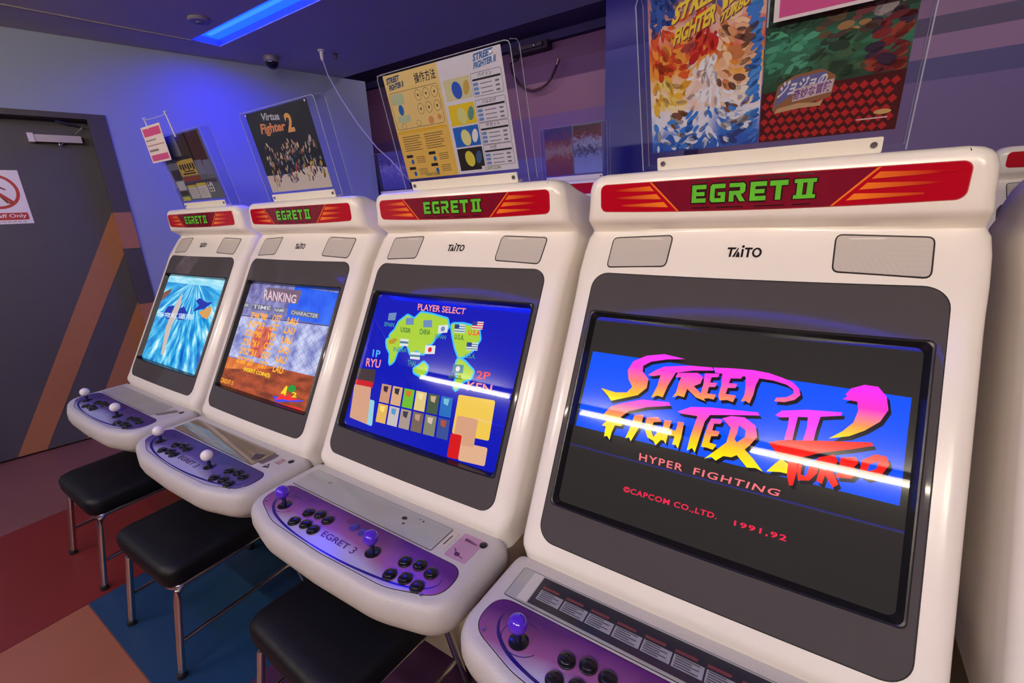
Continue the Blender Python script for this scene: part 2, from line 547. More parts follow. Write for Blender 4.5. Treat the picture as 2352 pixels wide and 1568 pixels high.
# the stripes turn round the reveal of the frame
for z0, z1 in ((1.172, 1.385), (0.650, 0.825)):
    s = MB(); wall_box(s, 0.2335, 0.2350, -0.0985, 0.006, z0, z1); wall_box(s, 0.2350, 0.3190, 0.006, 0.0075, z0, z1); s.build('stripe', BROWN, door)

cl = thing('door_closer', (0, 0, 0), 'silver door closer at the top of the dark grey door', 'door closer')
b_ = MB(); wall_box(b_, -0.005, 0.19, -0.10, -0.055, 1.775, 1.812); b_.build('closer_body', mat('closer_silver', lin(176, 168, 170), rough=0.35, metal=0.6, noise=(30, 0.1)), cl)
b_ = MB(); wall_box(b_, -0.03, -0.005, -0.10, -0.05, 1.772, 1.818); b_.build('end_cap', mat('closer_cap', lin(214, 206, 200), rough=0.3), cl)
b_ = MB().tube([wall_pt(0.09, -0.075, 1.775), wall_pt(0.09, -0.075, 1.758), wall_pt(0.21, -0.06, 1.862), wall_pt(0.10, -0.03, 1.885)], 0.006, 8); b_.build('closer_arm', SCREWM, cl)

SIGNW = mat('sign_white', lin(226, 218, 220), rough=0.35, noise=(20, 0.03))
SIGNR = mat('sign_red', lin(176, 34, 30), rough=0.35)
sg = thing('warning_sign', (0, 0, 0), 'white sign with red ring and a red bar of lettering on the door', 'sign')
b_ = MB(); wall_box(b_, -0.335, -0.115, -0.10, -0.098, 1.345, 1.627); b_.build('sign_plate', SIGNW, sg)
sa = Art(sg, lambda t, z, h: wall_pt(t, -0.098 + h, z))
ring = MB(); N = 40
ov = [(-0.225 + 0.092 * math.cos(2 * math.pi * i / N), 1.517 + 0.092 * math.sin(2 * math.pi * i / N)) for i in range(N)]
iv = [(-0.225 + 0.078 * math.cos(2 * math.pi * i / N), 1.517 + 0.078 * math.sin(2 * math.pi * i / N)) for i in range(N)]
ring.add([wall_pt(t, -0.0975, z) for t, z in ov + iv], [(i, (i + 1) % N, N + (i + 1) % N, N + i) for i in range(N)])
ring.build('ring', SIGNR, sg)
sa.poly('slash', [(-0.286, 1.572), (-0.276, 1.582), (-0.164, 1.462), (-0.174, 1.452)], SIGNR, 2)
sa.polys('walking_figure', [ellipse(-0.226, 1.572, 0.011, 0.011), [(-0.238, 1.556), (-0.214, 1.556), (-0.212, 1.505), (-0.240, 1.505)], [(-0.216, 1.552), (-0.208, 1.546), (-0.182, 1.528), (-0.186, 1.522), (-0.216, 1.538)], [(-0.225, 1.508), (-0.212, 1.508), (-0.186, 1.462), (-0.170, 1.456), (-0.172, 1.450), (-0.196, 1.455)], [(-0.240, 1.508), (-0.226, 1.508), (-0.244, 1.458), (-0.258, 1.452), (-0.258, 1.458), (-0.250, 1.462)], [(-0.238, 1.552), (-0.244, 1.556), (-0.262, 1.524), (-0.256, 1.520)]], mat('sign_brown', lin(110, 34, 28), rough=0.4), 1)
sa.poly('bar', round_poly(rect(-0.300, -0.128, 1.366, 1.404), 0.008), SIGNR, 1)
sa.text('Staff Only', ((-0.272, 1.398), (-0.272, 1.373), (-0.136, 1.398), (-0.136, 1.373)), SIGNW, 2, bold=0.02)
sa.polys('small_print', [rect(-0.318 + 0.02 * i, -0.303 + 0.02 * i, 1.354, 1.358) for i in range(9)], mat('sign_grey', lin(160, 140, 140)), 1)

# trim line on the ceiling, beside the left wall
tr = MB()
a0 = Vector((-3.16, -0.30, 0)); a1 = Vector((-3.02, 0.49, 0))
for p0, p1 in ((Vector((-3.9, -3.6, 0)), a0), (a0, a1)):
    d = (p1 - p0).normalized(); n_ = Vector((d.y, -d.x, 0)) * 0.008
    tr.add([(p0 - n_).to_tuple()[:2] + (CEIL - 0.006,), (p0 + n_).to_tuple()[:2] + (CEIL - 0.006,), (p1 + n_).to_tuple()[:2] + (CEIL - 0.006,), (p1 - n_).to_tuple()[:2] + (CEIL - 0.006,),
            (p0 - n_).to_tuple()[:2] + (CEIL,), (p0 + n_).to_tuple()[:2] + (CEIL,), (p1 + n_).to_tuple()[:2] + (CEIL,), (p1 - n_).to_tuple()[:2] + (CEIL,)],
           [(0, 3, 2, 1), (4, 5, 6, 7), (0, 1, 5, 4), (1, 2, 6, 5), (2, 3, 7, 6), (3, 0, 4, 7)])
struct(tr.build('trim_3', mat('ceiling_seam', lin(146, 138, 136), rough=0.6, noise=(30, 0.2))))

# ------------------------------------------------------------------ lamps of the room, plus one added tube
BLUE = mat('blue_diffuser', (0, 0, 0, 1), rough=0.4, emit=(0.0003, 0.0030, 1.0, 1), estr=BLUE_POWER)
BLUEDIM = mat('blue_diffuser_dim', (0, 0, 0, 1), rough=0.4, emit=(0.006, 0.02, 1.0, 1), estr=DIM_BLUE)
BLUETUBE = mat('blue_tube', (0, 0, 0, 1), rough=0.4, emit=(0.0008, 0.0060, 1.0, 1), estr=BLUE_POWER)
TROUGH = mat('strip_housing', lin(190, 200, 225), rough=0.5)
for i, (a, b) in enumerate(STRIPS):
    t = thing('strip_light', (0, 0, 0), ['blue strip light let into the ceiling above the leftmost cabinets', 'blue strip light let into the ceiling over the players', 'blue strip light let into the ceiling far behind the players'][i], 'ceiling light', 'blue strip lights in the ceiling')
    h = MB(); SX1 = STRIP_END[a]
    h.box(SX0, SX1, a, b, CEIL + 0.055, CEIL + 0.065)
    h.box(SX0, SX0 + 0.004, a, b, CEIL, CEIL + 0.055); h.box(SX1 - 0.004, SX1, a, b, CEIL, CEIL + 0.055)
    h.box(SX0, SX1, a, a + 0.004, CEIL, CEIL + 0.055); h.box(SX0, SX1, b - 0.004, b, CEIL, CEIL + 0.055)
    h.build('housing', TROUGH, t)
    MB().box(SX0 + 0.006, SX1 - 0.006, a + 0.006, b - 0.006, CEIL + 0.034, CEIL + 0.040).build('diffuser', BLUE if i == 0 else BLUEDIM, t)
    tw = 0.012 if b - a > 0.1 else 0.004
    MB().box(SX0 + 0.05, SX1 - 0.05, (a + b) / 2 - tw, (a + b) / 2 + tw, CEIL + 0.030, CEIL + 0.034).build('tube', BLUETUBE if i == 0 else BLUEDIM, t)

TUBE = mat('white_tube', (0, 0, 0, 1), rough=0.4, emit=(1.0, 0.86, 0.68, 1), estr=TUBE_POWER)
BATTEN = mat('batten_white', lin(220, 220, 215), rough=0.4)
def batten(x0, x1, y, label):
    t = thing('tube_light', (0, 0, 0), label, 'ceiling light', 'white tube lights behind the players')
    MB().box(x0, x1, y - 0.035, y + 0.035, CEIL - 0.03, CEIL).build('batten', BATTEN, t)
    MB().tube([(x0 + 0.03, y, CEIL - 0.052), (x1 - 0.03, y, CEIL - 0.052)], 0.0056, 8).build('tube', TUBE, t)
    for x in (x0 + 0.012, x1 - 0.03):
        MB().box(x, x + 0.018, y - 0.014, y + 0.014, CEIL - 0.07, CEIL - 0.03).build('socket', BATTEN, t)
for x0, x1, l in ((-3.38, -2.14, 'white tube light on the ceiling nearest the left wall'), (-1.50, -0.66, 'short white tube light on the ceiling opposite the cabinets'), (-0.16, 1.06, 'white tube light on the ceiling straight behind the camera'), (1.30, 2.5, 'white tube light on the ceiling nearest the right wall')):
    batten(x0, x1, -2.60, l)
# tube added out of view to brighten the rear wall
t = thing('rear_fill_light', (0, 0, 0), 'pinkish tube light added out of view to brighten the wall behind the cabinets', 'ceiling light')
MB().box(-4.2, 2.4, 1.86, 1.92, 2.62, 2.66).build('batten', BATTEN, t)
MB().tube([(-4.15, 1.89, 2.60), (2.35, 1.89, 2.60)], 0.014, 8).build('tube', mat('rear_fill_tube', (0, 0, 0, 1), emit=(0.85, 0.62, 1.0, 1), estr=BACK_POWER), t)

# small fittings on the ceiling
t = thing('dome_camera', (-2.973, 0.938, CEIL), 'small dome security camera on the ceiling with a pale collar', 'security camera')
MB().lathe([(0.046, 0), (0.048, -0.012), (0.044, -0.03), (0.040, -0.034)], 24).build('collar', mat('collar_grey', lin(118, 110, 110), rough=0.4), t, 40)
MB().lathe([(0.040, -0.034), (0.039, -0.046), (0.032, -0.060), (0.018, -0.070), (0.004, -0.073)], 24).build('dome', mat('dome_black', lin(14, 14, 20), rough=0.06), t, 60)
t = thing('smoke_detector', (-2.677, 0.387, CEIL), 'flat round smoke detector on the ceiling left of the blue strip', 'smoke detector')
MB().lathe([(0.052, 0), (0.053, -0.006), (0.047, -0.014), (0.022, -0.017)], 28).build('disc', mat('detector_grey', lin(124, 118, 128), rough=0.5), t, 40)
MB().lathe([(0.018, -0.0165), (0.017, -0.021), (0.006, -0.022)], 16).build('sensor', mat('detector_dark', lin(96, 92, 104), rough=0.5), t, 40)
t = thing('sprinkler', (-2.634, 1.174, CEIL), 'small sprinkler head on the ceiling beside the white cord', 'sprinkler')
MB().lathe([(0.018, 0), (0.018, -0.004), (0.008, -0.006), (0.007, -0.022), (0.014, -0.024), (0.014, -0.027)], 14).build('head', mat('sprinkler_metal', lin(96, 92, 100), rough=0.3, metal=0.8), t, 40)
t = thing('hanging_cord', (-2.634, 1.07, CEIL), 'thin white cord hanging slantwise from a ceiling plug', 'cord')
MB().lathe([(0.022, 0), (0.022, -0.006), (0.012, -0.010), (0.011, -0.046), (0.006, -0.060)], 14).build('plug', mat('plug_white', lin(206, 200, 196), rough=0.4), t, 40)
pts = [(-2.634, 1.07, 2.26), (-2.664, 1.12, 2.18), (-2.668, 1.20, 2.06), (-2.650, 1.30, 1.91), (-2.60, 1.40, 1.76), (-2.545, 1.46, 1.68), (-2.50, 1.53, 1.58), (-2.47, 1.64, 1.474), (-2.46, 1.72, 1.466)]
MB().tube([(x + 2.634, y - 1.07, z - CEIL) for x, y, z in pts], 0.0042, 7).build('wire', mat('cord_white', lin(196, 192, 196), rough=0.5), t, 50)

# black bracket with a loop of cable high on the rear wall
t = thing('cable_bracket', (-2.08, 2.74, 2.58), 'black metal bracket with a hanging loop of dark cable on the purple wall', 'bracket')
MB().box(-0.20, 0.17, -0.03, 0.055, -0.03, 0.03).build('plate', mat('bracket_black', lin(40, 36, 40), rough=0.5), t)
MB().box(-0.10, 0.13, -0.05, -0.03, -0.012, 0.016).build('arm', mat('bracket_grey', lin(92, 84, 84), rough=0.4, metal=0.5), t)
MB().lathe([(0.010, -0.01), (0.012, 0.0), (0.010, 0.012)], 12, (0.06, -0.055, 0.0)).build('knob', SCREWM, t, 40)
loop = [(-2.20, 2.52), (-2.285, 2.50), (-2.265, 2.42), (-2.20, 2.325), (-2.13, 2.272), (-2.065, 2.255), (-1.99, 2.262), (-1.93, 2.285), (-1.885, 2.325), (-1.856, 2.37), (-1.832, 2.41)]
MB().tube([(x + 2.08, -0.01, z - 2.58) for x, z in loop], 0.011, 8).build('cable', mat('cable_dark', lin(70, 40, 52), rough=0.5), t, 50)
MB().tube([(-1.832 + 2.08, -0.01, 2.41 - 2.58), (-1.818 + 2.08, -0.01, 2.45 - 2.58)], 0.015, 10).build('plug', mat('cable_plug', lin(150, 120, 120), rough=0.3, metal=0.7), t, 50)

# ------------------------------------------------------------------ the arcade cabinet
BZ = (-0.0245, 1.1546)             # top edge of the smoked bezel, y and z
SVY, SVZ = -0.4837, -0.8752        # down the slope of the bezel
NY, NZ = -0.8752, 0.4837           # out of it
PROF = [(0.530, -0.322), (0.560, -0.328), (0.570, -0.3305), (0.580, -0.333), (0.590, -0.3355), (0.602, -0.3325), (0.6207, -0.3196), (1.1546, -0.0245), (1.170, -0.0125), (1.200, 0.0105), (1.229, 0.0325), (1.2375, 0.0420), (1.2440, 0.0450), (1.2500, 0.0400), (1.2640, 0.0180), (1.2710, 0.0080), (1.2780, 0.0045), (1.340, 0.0025), (1.356, 0.0035), (1.364, 0.0065), (1.3695, 0.0130), (1.3720, 0.0230)]
def prof_y(z):
    for (z0, y0), (z1, y1) in zip(PROF, PROF[1:]):
        if z <= z1:
            t = (z - z0) / (z1 - z0)
            return y0 + (y1 - y0) * t
    return PROF[-1][1]
def bow(z):
    if z < 0.62: return 0.004
    if z < 1.1546: return 0.004 + 0.014 * (z - 0.62) / 0.5346
    if z < 1.25: return 0.018
    return 0.012
def front(x, z):
    return prof_y(z) - bow(z) * max(0.0, 1 - (x / 0.31) ** 2)
def lerp_table(tab, z):
    if z <= tab[0][0]: return tab[0][1]
    for (z0, a), (z1, b) in zip(tab, tab[1:]):
        if z <= z1:
            return a + (b - a) * (z - z0) / (z1 - z0)
    return tab[-1][1]
HALF = [(0.56, 0.350), (0.62, 0.356), (1.10, 0.358), (1.20, 0.362), (1.229, 0.360), (1.244, 0.354), (1.27, 0.350), (1.30, 0.346), (1.34, 0.343), (1.356, 0.338), (1.364, 0.331), (1.3695, 0.321), (1.372, 0.306)]
BACK = [(0.56, 0.305), (1.25, 0.307), (1.276, 0.306), (1.300, 0.286), (1.317, 0.248), (1.333, 0.172), (1.347, 0.118), (1.358, 0.086), (1.364, 0.074), (1.3695, 0.064), (1.372, 0.054)]
CRAD = [(0.56, 0.03), (0.62, 0.034), (1.20, 0.034), (1.27, 0.030), (1.372, 0.028)]

ZA, ZB = BZ[1] + 0.045 * SVZ, BZ[1] + 0.575 * SVZ      # the shell is open behind the bezel between these heights
def shell_mesh():
    zs = sorted(set([z for z, _ in PROF] + [0.62 + 0.5346 * k / 8 for k in range(1, 8)] + [1.30, 1.317, 1.333, 1.347, ZA, ZB]))
    rings = []
    for z in zs:
        w = lerp_table(HALF, z); yb = lerp_table(BACK, z); r = lerp_table(CRAD, z)
        yf = prof_y(z)
        r = min(r, max(0.004, (yb - yf) * 0.45))
        half = [(0, None)]
        pts = []
        fx = w - r
        for k in range(9):                       # front, centre to corner
            x = (0.301 * k / 7) if k < 8 else fx
            pts.append((x, front(x, z)))
        yc = front(fx, z)
        for k in range(1, 9):                    # rounded corner
            a = math.pi / 2 * k / 8
            pts.append((fx + r * math.sin(a), yc + r * (1 - math.cos(a))))
        y0 = yc + r
        rb = min(0.03, max(0.002, (yb - y0) * 0.4))
        for k in range(1, 5):
            pts.append((w, y0 + (yb - rb - y0) * k / 4))
        for k in range(1, 4):
            a = math.pi / 2 * k / 3
            pts.append((w - rb * (1 - math.cos(a)), yb - rb + rb * math.sin(a)))
        pts.append((0.0, yb))
        loop = [(x, y, z) for x, y in pts] + [(-x, y, z) for x, y in reversed(pts[1:-1])]
        rings.append(loop)
    mb = MB().rings(rings, True)
    def open_(f):
        c_ = [sum(mb.v[i][k] for i in f) / len(f) for k in range(3)]
        return len(f) == 4 and abs(c_[0]) < 0.3 and ZB < c_[2] < ZA and c_[1] < front(c_[0], c_[2]) + 0.01
    mb.f = [f for f in mb.f if not open_(f)]
    mb.mi = [0] * len(mb.f)
    return mb.mesh('shell', WHITE, 38)

def surf(x, s, off=0.0):
    """Point on the sloping front, s down from the top edge of the bezel."""
    z = BZ[1] + s * SVZ
    y = front(x, z)
    return (x, y + off * NY, z + off * NZ)
SDEP = 0.012
def scr(x, s, off=0.0):
    """Point on the plane of the picture tube."""
    d = -SDEP + off
    return (x, BZ[0] + s * SVY + d * NY, BZ[1] + s * SVZ + d * NZ)

def loop_rect(x0, x1, s0, s1, r, n=8, m=14):
    """Rounded rectangle with a fixed count of points along each side."""
    out = []
    cs = [((x1 - r, s0 + r), -90), ((x1 - r, s1 - r), 0), ((x0 + r, s1 - r), 90), ((x0 + r, s0 + r), 180)]
    for i, ((cx, cy), a0) in enumerate(cs):
        for k in range(n + 1):
            a = math.radians(a0 + 90 * k / n)
            out.append((cx + r * math.cos(a), cy + r * math.sin(a)))
        nx = cs[(i + 1) % 4]
        a = math.radians(a0 + 90)
        p0 = (cx + r * math.cos(a), cy + r * math.sin(a)); p1 = (nx[0][0] + r * math.cos(a), nx[0][1] + r * math.sin(a))
        for k in range(1, m):
            out.append((p0[0] + (p1[0] - p0[0]) * k / m, p0[1] + (p1[1] - p0[1]) * k / m))
    return out

OUT = loop_rect(-0.3095, 0.3095, 0.0, 0.610, 0.036)
OPN = loop_rect(-0.299, 0.299, 0.090, 0.533, 0.010)
INN = loop_rect(-0.287, 0.287, 0.102, 0.523, 0.012)
def mix(a, b, t):
    return [(p[0] + (q[0] - p[0]) * t, p[1] + (q[1] - p[1]) * t) for p, q in zip(a, b)]

def bezel_mesh():
    rings = [[surf(x, s, -0.001) for x, s in OUT], [surf(x, s, 0.0014) for x, s in inset(OUT, 0.0003)]]
    for t in (0.3, 0.6, 1.0):
        rings.append([surf(x, s, 0.002) for x, s in mix(inset(OUT, 0.003), OPN, t)])
    return MB().rings(rings, False).mesh('bezel', BEZEL, 50)
def bezel_gap_mesh():
    g = inset(OUT, -0.0020)
    rings = [[surf(x, s, 0.0006) for x, s in g], [surf(x, s, 0.0008) for x, s in OUT]]
    return MB().rings(rings, False).mesh('bezel_seam', BLACKGAP)
def frame_mesh():
    rings = [[surf(x, s, 0.002) for x, s in OPN], [surf(x, s, 0.0045) for x, s in mix(OPN, INN, 0.2)], [surf(x, s, 0.0035) for x, s in mix(OPN, INN, 0.4)],
             [scr(x, s, 0.0005) for x, s in INN]]
    return MB().rings(rings, False).mesh('tube_frame', FRAMEM, 30)
def tube_mesh(m):
    L_ = loop_rect(-0.295, 0.295, 0.094, 0.531, 0.012)
    mb = MB().add([scr(x, s, -0.0002) for x, s in L_], [tuple(range(len(L_)))])
    return mb.mesh('screen', m)

SHELL = shell_mesh(); BEZ = bezel_mesh(); GAP = bezel_gap_mesh(); FRM = frame_mesh()

# marquee: red panel let into the hood, its lower edge dipping at the middle
def mq(x, v, off=0.0):
    """v from 0 (bottom edge) to 1 (top edge)"""
    w = 1 - min(1, (x / 0.309) ** 2)
    z0 = 1.2905 - 0.0055 * w; z1 = 1.3505
    z = z0 + (z1 - z0) * v
    return (x, front(x, z) - off, z)
def marquee_mesh():
    r = 0.014
    xs = [-0.309 + r * (1 - math.cos(math.pi / 2 * k / 6)) for k in range(7)] + [-0.295 + 0.59 * k / 26 for k in range(1, 26)] + [0.309 - r * (1 - math.cos(math.pi / 2 * k / 6)) for k in range(6, -1, -1)]
    def marg(x):
        d = max(0.0, abs(x) - 0.295)
        return (r - math.sqrt(max(0.0, r * r - d * d))) / 0.06
    mb = MB()
    n = len(xs)
    bot = [mq(x * 0.992, marg(x) + 0.03, 0.0028) for x in xs]; top = [mq(x * 0.992, 1 - marg(x) - 0.03, 0.0028) for x in xs]
    mb.add(bot + top, [(i, i + 1, n + i + 1, n + i) for i in range(n - 1)])
    lp = [mq(x, marg(x), -0.001) for x in xs] + [mq(x, 1 - marg(x), -0.001) for x in reversed(xs)]
    lq = bot + list(reversed(top))
    mb.rings([lp, lq], False)
    return mb.mesh('marquee', RED, 40)
MARQ = marquee_mesh()

def egret_letters():
    """Block capitals of the sign, one list of outlines for each letter, in units of letter height."""
    E = [[(0, 0), (0.95, 0), (0.95, 0.24), (0.30, 0.24), (0.30, 0.38), (0.85, 0.38), (0.85, 0.60), (0.30, 0.60), (0.30, 0.76), (0.95, 0.76), (0.95, 1), (0, 1)]]
    G = [[(0.12, 0), (0.98, 0), (0.98, 0.55), (0.50, 0.55), (0.50, 0.36), (0.70, 0.36), (0.70, 0.22), (0.30, 0.22), (0.30, 0.76), (0.96, 0.76), (0.96, 1), (0.12, 1), (0, 0.88), (0, 0.12)]]
    R_ = [[(0, 0), (0.30, 0), (0.30, 0.36), (0.42, 0.36), (0.68, 0), (1.02, 0), (0.72, 0.38), (0.92, 0.46), (0.98, 0.56), (0.98, 0.88), (0.86, 1), (0, 1), (0, 0.78), (0.66, 0.78), (0.66, 0.58), (0, 0.58)]]
    T_ = [[(0.35, 0), (0.66, 0), (0.66, 0.74), (1.02, 0.74), (1.02, 1), (0, 1), (0, 0.74), (0.35, 0.74)]]
    return [(E, 0.0), (G, 1.22), (R_, 2.44), (E, 3.72), (T_, 4.86)]
def grown(pts, d):
    return inset(pts, -d)
def taito_outlines():
    """Logo capitals in units of cap height: T, A with a solid wedge, dotted i, T, O."""
    o = [[(0.0, 1.0), (0.0, 0.80), (0.29, 0.80), (0.24, 0), (0.46, 0), (0.51, 0.80), (0.80, 0.80), (0.94, 1.0)],
         [(0.60, 0), (1.06, 0.94), (1.18, 0.94), (0.84, 0)],
         [(0.95, 0), (1.12, 0.62), (1.30, 0.40), (1.38, 0)],
         [(1.48, 0), (1.48, 0.84), (1.70, 0.84), (1.70, 0)],
         ellipse(1.59, 1.10, 0.15, 0.15, 12),
         [(1.80, 1.0), (1.80, 0.80), (2.07, 0.80), (2.07, 0), (2.29, 0), (2.29, 0.80), (2.58, 0.80), (2.58, 1.0)]]
    n = 22
    ring_o = [(3.06 + 0.48 * math.cos(2 * math.pi * i / n), 0.5 + 0.5 * math.sin(2 * math.pi * i / n)) for i in range(n)]
    ring_i = [(3.06 + 0.28 * math.cos(2 * math.pi * i / n), 0.5 + 0.32 * math.sin(2 * math.pi * i / n)) for i in range(n)]
    for i in range(n):
        j = (i + 1) % n
        o.append([ring_o[i], ring_o[j], ring_i[j], ring_i[i]])
    return o

# control panel
PAN_OUT = round_poly([(-0.362, -0.316), (-0.364, -0.560), (-0.20, -0.601), (0, -0.606), (0.20, -0.601), (0.364, -0.560), (0.362, -0.316)], [0.035, 0.085, 0.3, 0.4, 0.3, 0.085, 0.035], 10)
def panel_mesh():
    rings = []
    for z, d in ((0.440, 0.075), (0.458, 0.052), (0.4785, 0.026), (0.4800, 0.030), (0.4815, 0.0235), (0.490, 0.013), (0.502, 0.005), (0.522, 0.0), (0.545, 0.001), (0.557, 0.005), (0.5645, 0.011), (0.5685, 0.0175), (0.5700, 0.025)):
        rings.append([(x, y, z) for x, y in inset(PAN_OUT, d)])
    return MB().rings(rings, True).mesh('control_panel', PANELW, 40)
PANEL = panel_mesh()
OVL = round_poly([(-0.326, -0.449), (0.326, -0.449), (0.329, -0.530), (0.21, -0.5685), (0, -0.5765), (-0.21, -0.5685), (-0.329, -0.530)], [0.04, 0.04, 0.05, 0.2, 0.4, 0.2, 0.05], 8)
def overlay_mesh(m):
    return MB().rings([[(x, y, 0.5699) for x, y in inset(OVL, -0.0016)], [(x, y, 0.5704) for x, y in inset(OVL, -0.0016)], ], True, 1).rings([[(x, y, 0.5704) for x, y in OVL], [(x, y, 0.5716) for x, y in inset(OVL, 0.0006)]], True, 0).mesh('control_overlay', [m, BLACKGAP])
def swoosh_mesh():
    path = [(-0.292, -0.480), (-0.290, -0.500), (-0.272, -0.525), (-0.230, -0.548), (-0.150, -0.564), (-0.050, -0.5705), (0.060, -0.570), (0.150, -0.563), (0.225, -0.552), (0.280, -0.535), (0.305, -0.510), (0.300, -0.488)]
    wid = [0.0006, 0.0022, 0.0034, 0.0034, 0.0026, 0.0014, 0.0022, 0.0030, 0.0026, 0.0020, 0.0012, 0.0004]
    fine, fw = [], []
    for i in range(len(path) - 1):
        q0, q1, q2, q3 = path[max(0, i - 1)], path[i], path[i + 1], path[min(len(path) - 1, i + 2)]
        for k in range(5):
            t = k / 5.0
            fine.append(tuple(0.5 * (2 * q1[j] + (q2[j] - q0[j]) * t + (2 * q0[j] - 5 * q1[j] + 4 * q2[j] - q3[j]) * t * t + (3 * q1[j] - q0[j] - 3 * q2[j] + q3[j]) * t ** 3) for j in (0, 1)))
            fw.append(wid[i] + (wid[i + 1] - wid[i]) * t)
    path, wid = fine + [path[-1]], fw + [wid[-1]]
    v = []
    for i, (x, y) in enumerate(path):
        p0 = path[max(0, i - 1)]; p1 = path[min(len(path) - 1, i + 1)]
        tx, ty = p1[0] - p0[0], p1[1] - p0[1]; l = math.hypot(tx, ty)
        v += [(x - ty / l * wid[i], y + tx / l * wid[i], 0.5720), (x + ty / l * wid[i], y - tx / l * wid[i], 0.5720)]
    f = [(2 * i, 2 * i + 1, 2 * i + 3, 2 * i + 2) for i in range(len(path) - 1)]
    path2 = ellipse(-0.235, -0.508, 0.040, 0.034, 26)
    k = len(v)
    for x, y in path2: v.append((x, y, 0.5720))
    for x, y in inset(path2, 0.0016): v.append((x, y, 0.5720))
    f += [(k + i, k + (i + 1) % 26, k + 26 + (i + 1) % 26, k + 26 + i) for i in range(5, 24)]
    return MB().add(v, f).mesh('overlay_line', SWOOSH)
SWM = swoosh_mesh()
def hatch_mesh():
    mb = MB()
    for k in range(16):
        x = -0.035 + k * 0.0056
        y0 = -0.452
        mb.add([(x, y0, 0.5720), (x + 0.0018, y0, 0.5720), (x + 0.0028 + 0.004, y0 - 0.030 + 0.0007 * abs(k - 8), 0.5720), (x + 0.004, y0 - 0.030 + 0.0007 * abs(k - 8), 0.5720)], [(0, 1, 2, 3)])
    return mb.mesh('overlay_hatching', mat('overlay_plum_line', lin(92, 40, 104), rough=0.2))
HATCH = hatch_mesh()

BUTTONS = [(-0.148, -0.503), (-0.113, -0.493), (-0.077, -0.497), (-0.150, -0.543), (-0.113, -0.535), (-0.078, -0.538), (0.199, -0.498), (0.235, -0.489), (0.272, -0.494), (0.197, -0.541), (0.234, -0.532), (0.271, -0.535)]
BTNM = MB().lathe([(0.0158, 0), (0.0158, 0.0022), (0.0146, 0.0032), (0.0128, 0.0030), (0.0125, 0.0062), (0.0112, 0.0078), (0.006, 0.0086), (0.001, 0.0088)], 20).mesh('button', BTN_BLACK, 50)
BTNS = MB().lathe([(0.0125, 0), (0.0125, 0.0018), (0.0110, 0.0026), (0.0098, 0.0024), (0.0096, 0.0048), (0.004, 0.0058), (0.001, 0.0059)], 18).mesh('start_button', BTN_BLUE, 50)
BALLP = [(0.001, -0.0175)] + [(0.0178 * math.sin(math.pi * k / 12), -0.0178 * math.cos(math.pi * k / 12)) for k in range(1, 12)] + [(0.001, 0.0178)]
BALL_W = MB().lathe(BALLP, 22).mesh('ball_top', BALL_WHITE, 80)
BALL_P = MB().lathe(BALLP, 22).mesh('ball_top', BALL_PURPLE, 80)
SHAFT = MB().lathe([(0.0055, -0.036), (0.0055, -0.012)], 12).mesh('shaft', SHAFTM, 40)
DUST = MB().lathe([(0.0185, 0), (0.0185, 0.0012), (0.0165, 0.0022), (0.006, 0.0028)], 22).mesh('dust_cover', BTN_BLACK, 40)
SCR = MB().lathe([(0.0036, 0), (0.0034, 0.0014), (0.0016, 0.0016), (0.0012, 0.0008)], 12).mesh('screw', SCREWM, 40)

def pedestal_mesh():
    mb = MB()
    mb.box(-0.335, 0.335, -0.305, 0.30, 0.03, 0.57)
    mb.box(-0.30, 0.30, -0.312, -0.305, 0.08, 0.42)          # coin door
    mb.box(-0.335, -0.25, -0.33, -0.305, 0.0, 0.44); mb.box(0.25, 0.335, -0.33, -0.305, 0.0, 0.44)
    mb.box(-0.335, 0.335, -0.28, 0.29, 0.0, 0.03)
    return mb.mesh('pedestal', TAN)
PEDM = pedestal_mesh()
TRAYP = round_poly(rect(-0.318, 0.222, -0.441, -0.362), 0.003, 2)
def tray_mesh(m):
    return MB().rings([[(x, y, 0.5695) for x, y in inset(TRAYP, -0.0016)], [(x, y, 0.5703) for x, y in inset(TRAYP, -0.0016)]], True, 1).rings([[(x, y, 0.5703) for x, y in TRAYP], [(x, y, 0.5712) for x, y in TRAYP]], True, 0).mesh('instruction_tray', [m, BLACKGAP])
SPK = {}
def speaker_mesh(sgn):
    # corners outer top, inner top, inner bottom, outer bottom
    c = [(0.2840, 1.2290), (0.1480, 1.2345), (0.1490, 1.1755), (0.2825, 1.1690)]
    L_ = round_poly([(sgn * x, z) for x, z in c], 0.009, 4)
    Lo = inset(L_, -0.0025)
    def P(x, z, off):
        return (x, front(x, z) - off * 0.8, z + off * 0.6)
    n = len(L_)
    mb = MB()
    mb.rings([[P(x, z, 0.0) for x, z in Lo], [P(x, z, 0.0012) for x, z in inset(Lo, 0.0004)], [P(x, z, 0.0008) for x, z in L_]], False, 1)
    mb.add([P(x, z, 0.0008) for x, z in L_] + [P(sum(p[0] for p in L_) / n, sum(p[1] for p in L_) / n, 0.003)], [(i, (i + 1) % n, n) for i in range(n)], 0)
    return mb.mesh('speaker_grille', [GRILLE, mat('grille_rim', lin(40, 36, 34), rough=0.4)], 60)
SPK = {s: speaker_mesh(s) for s in (-1, 1)}

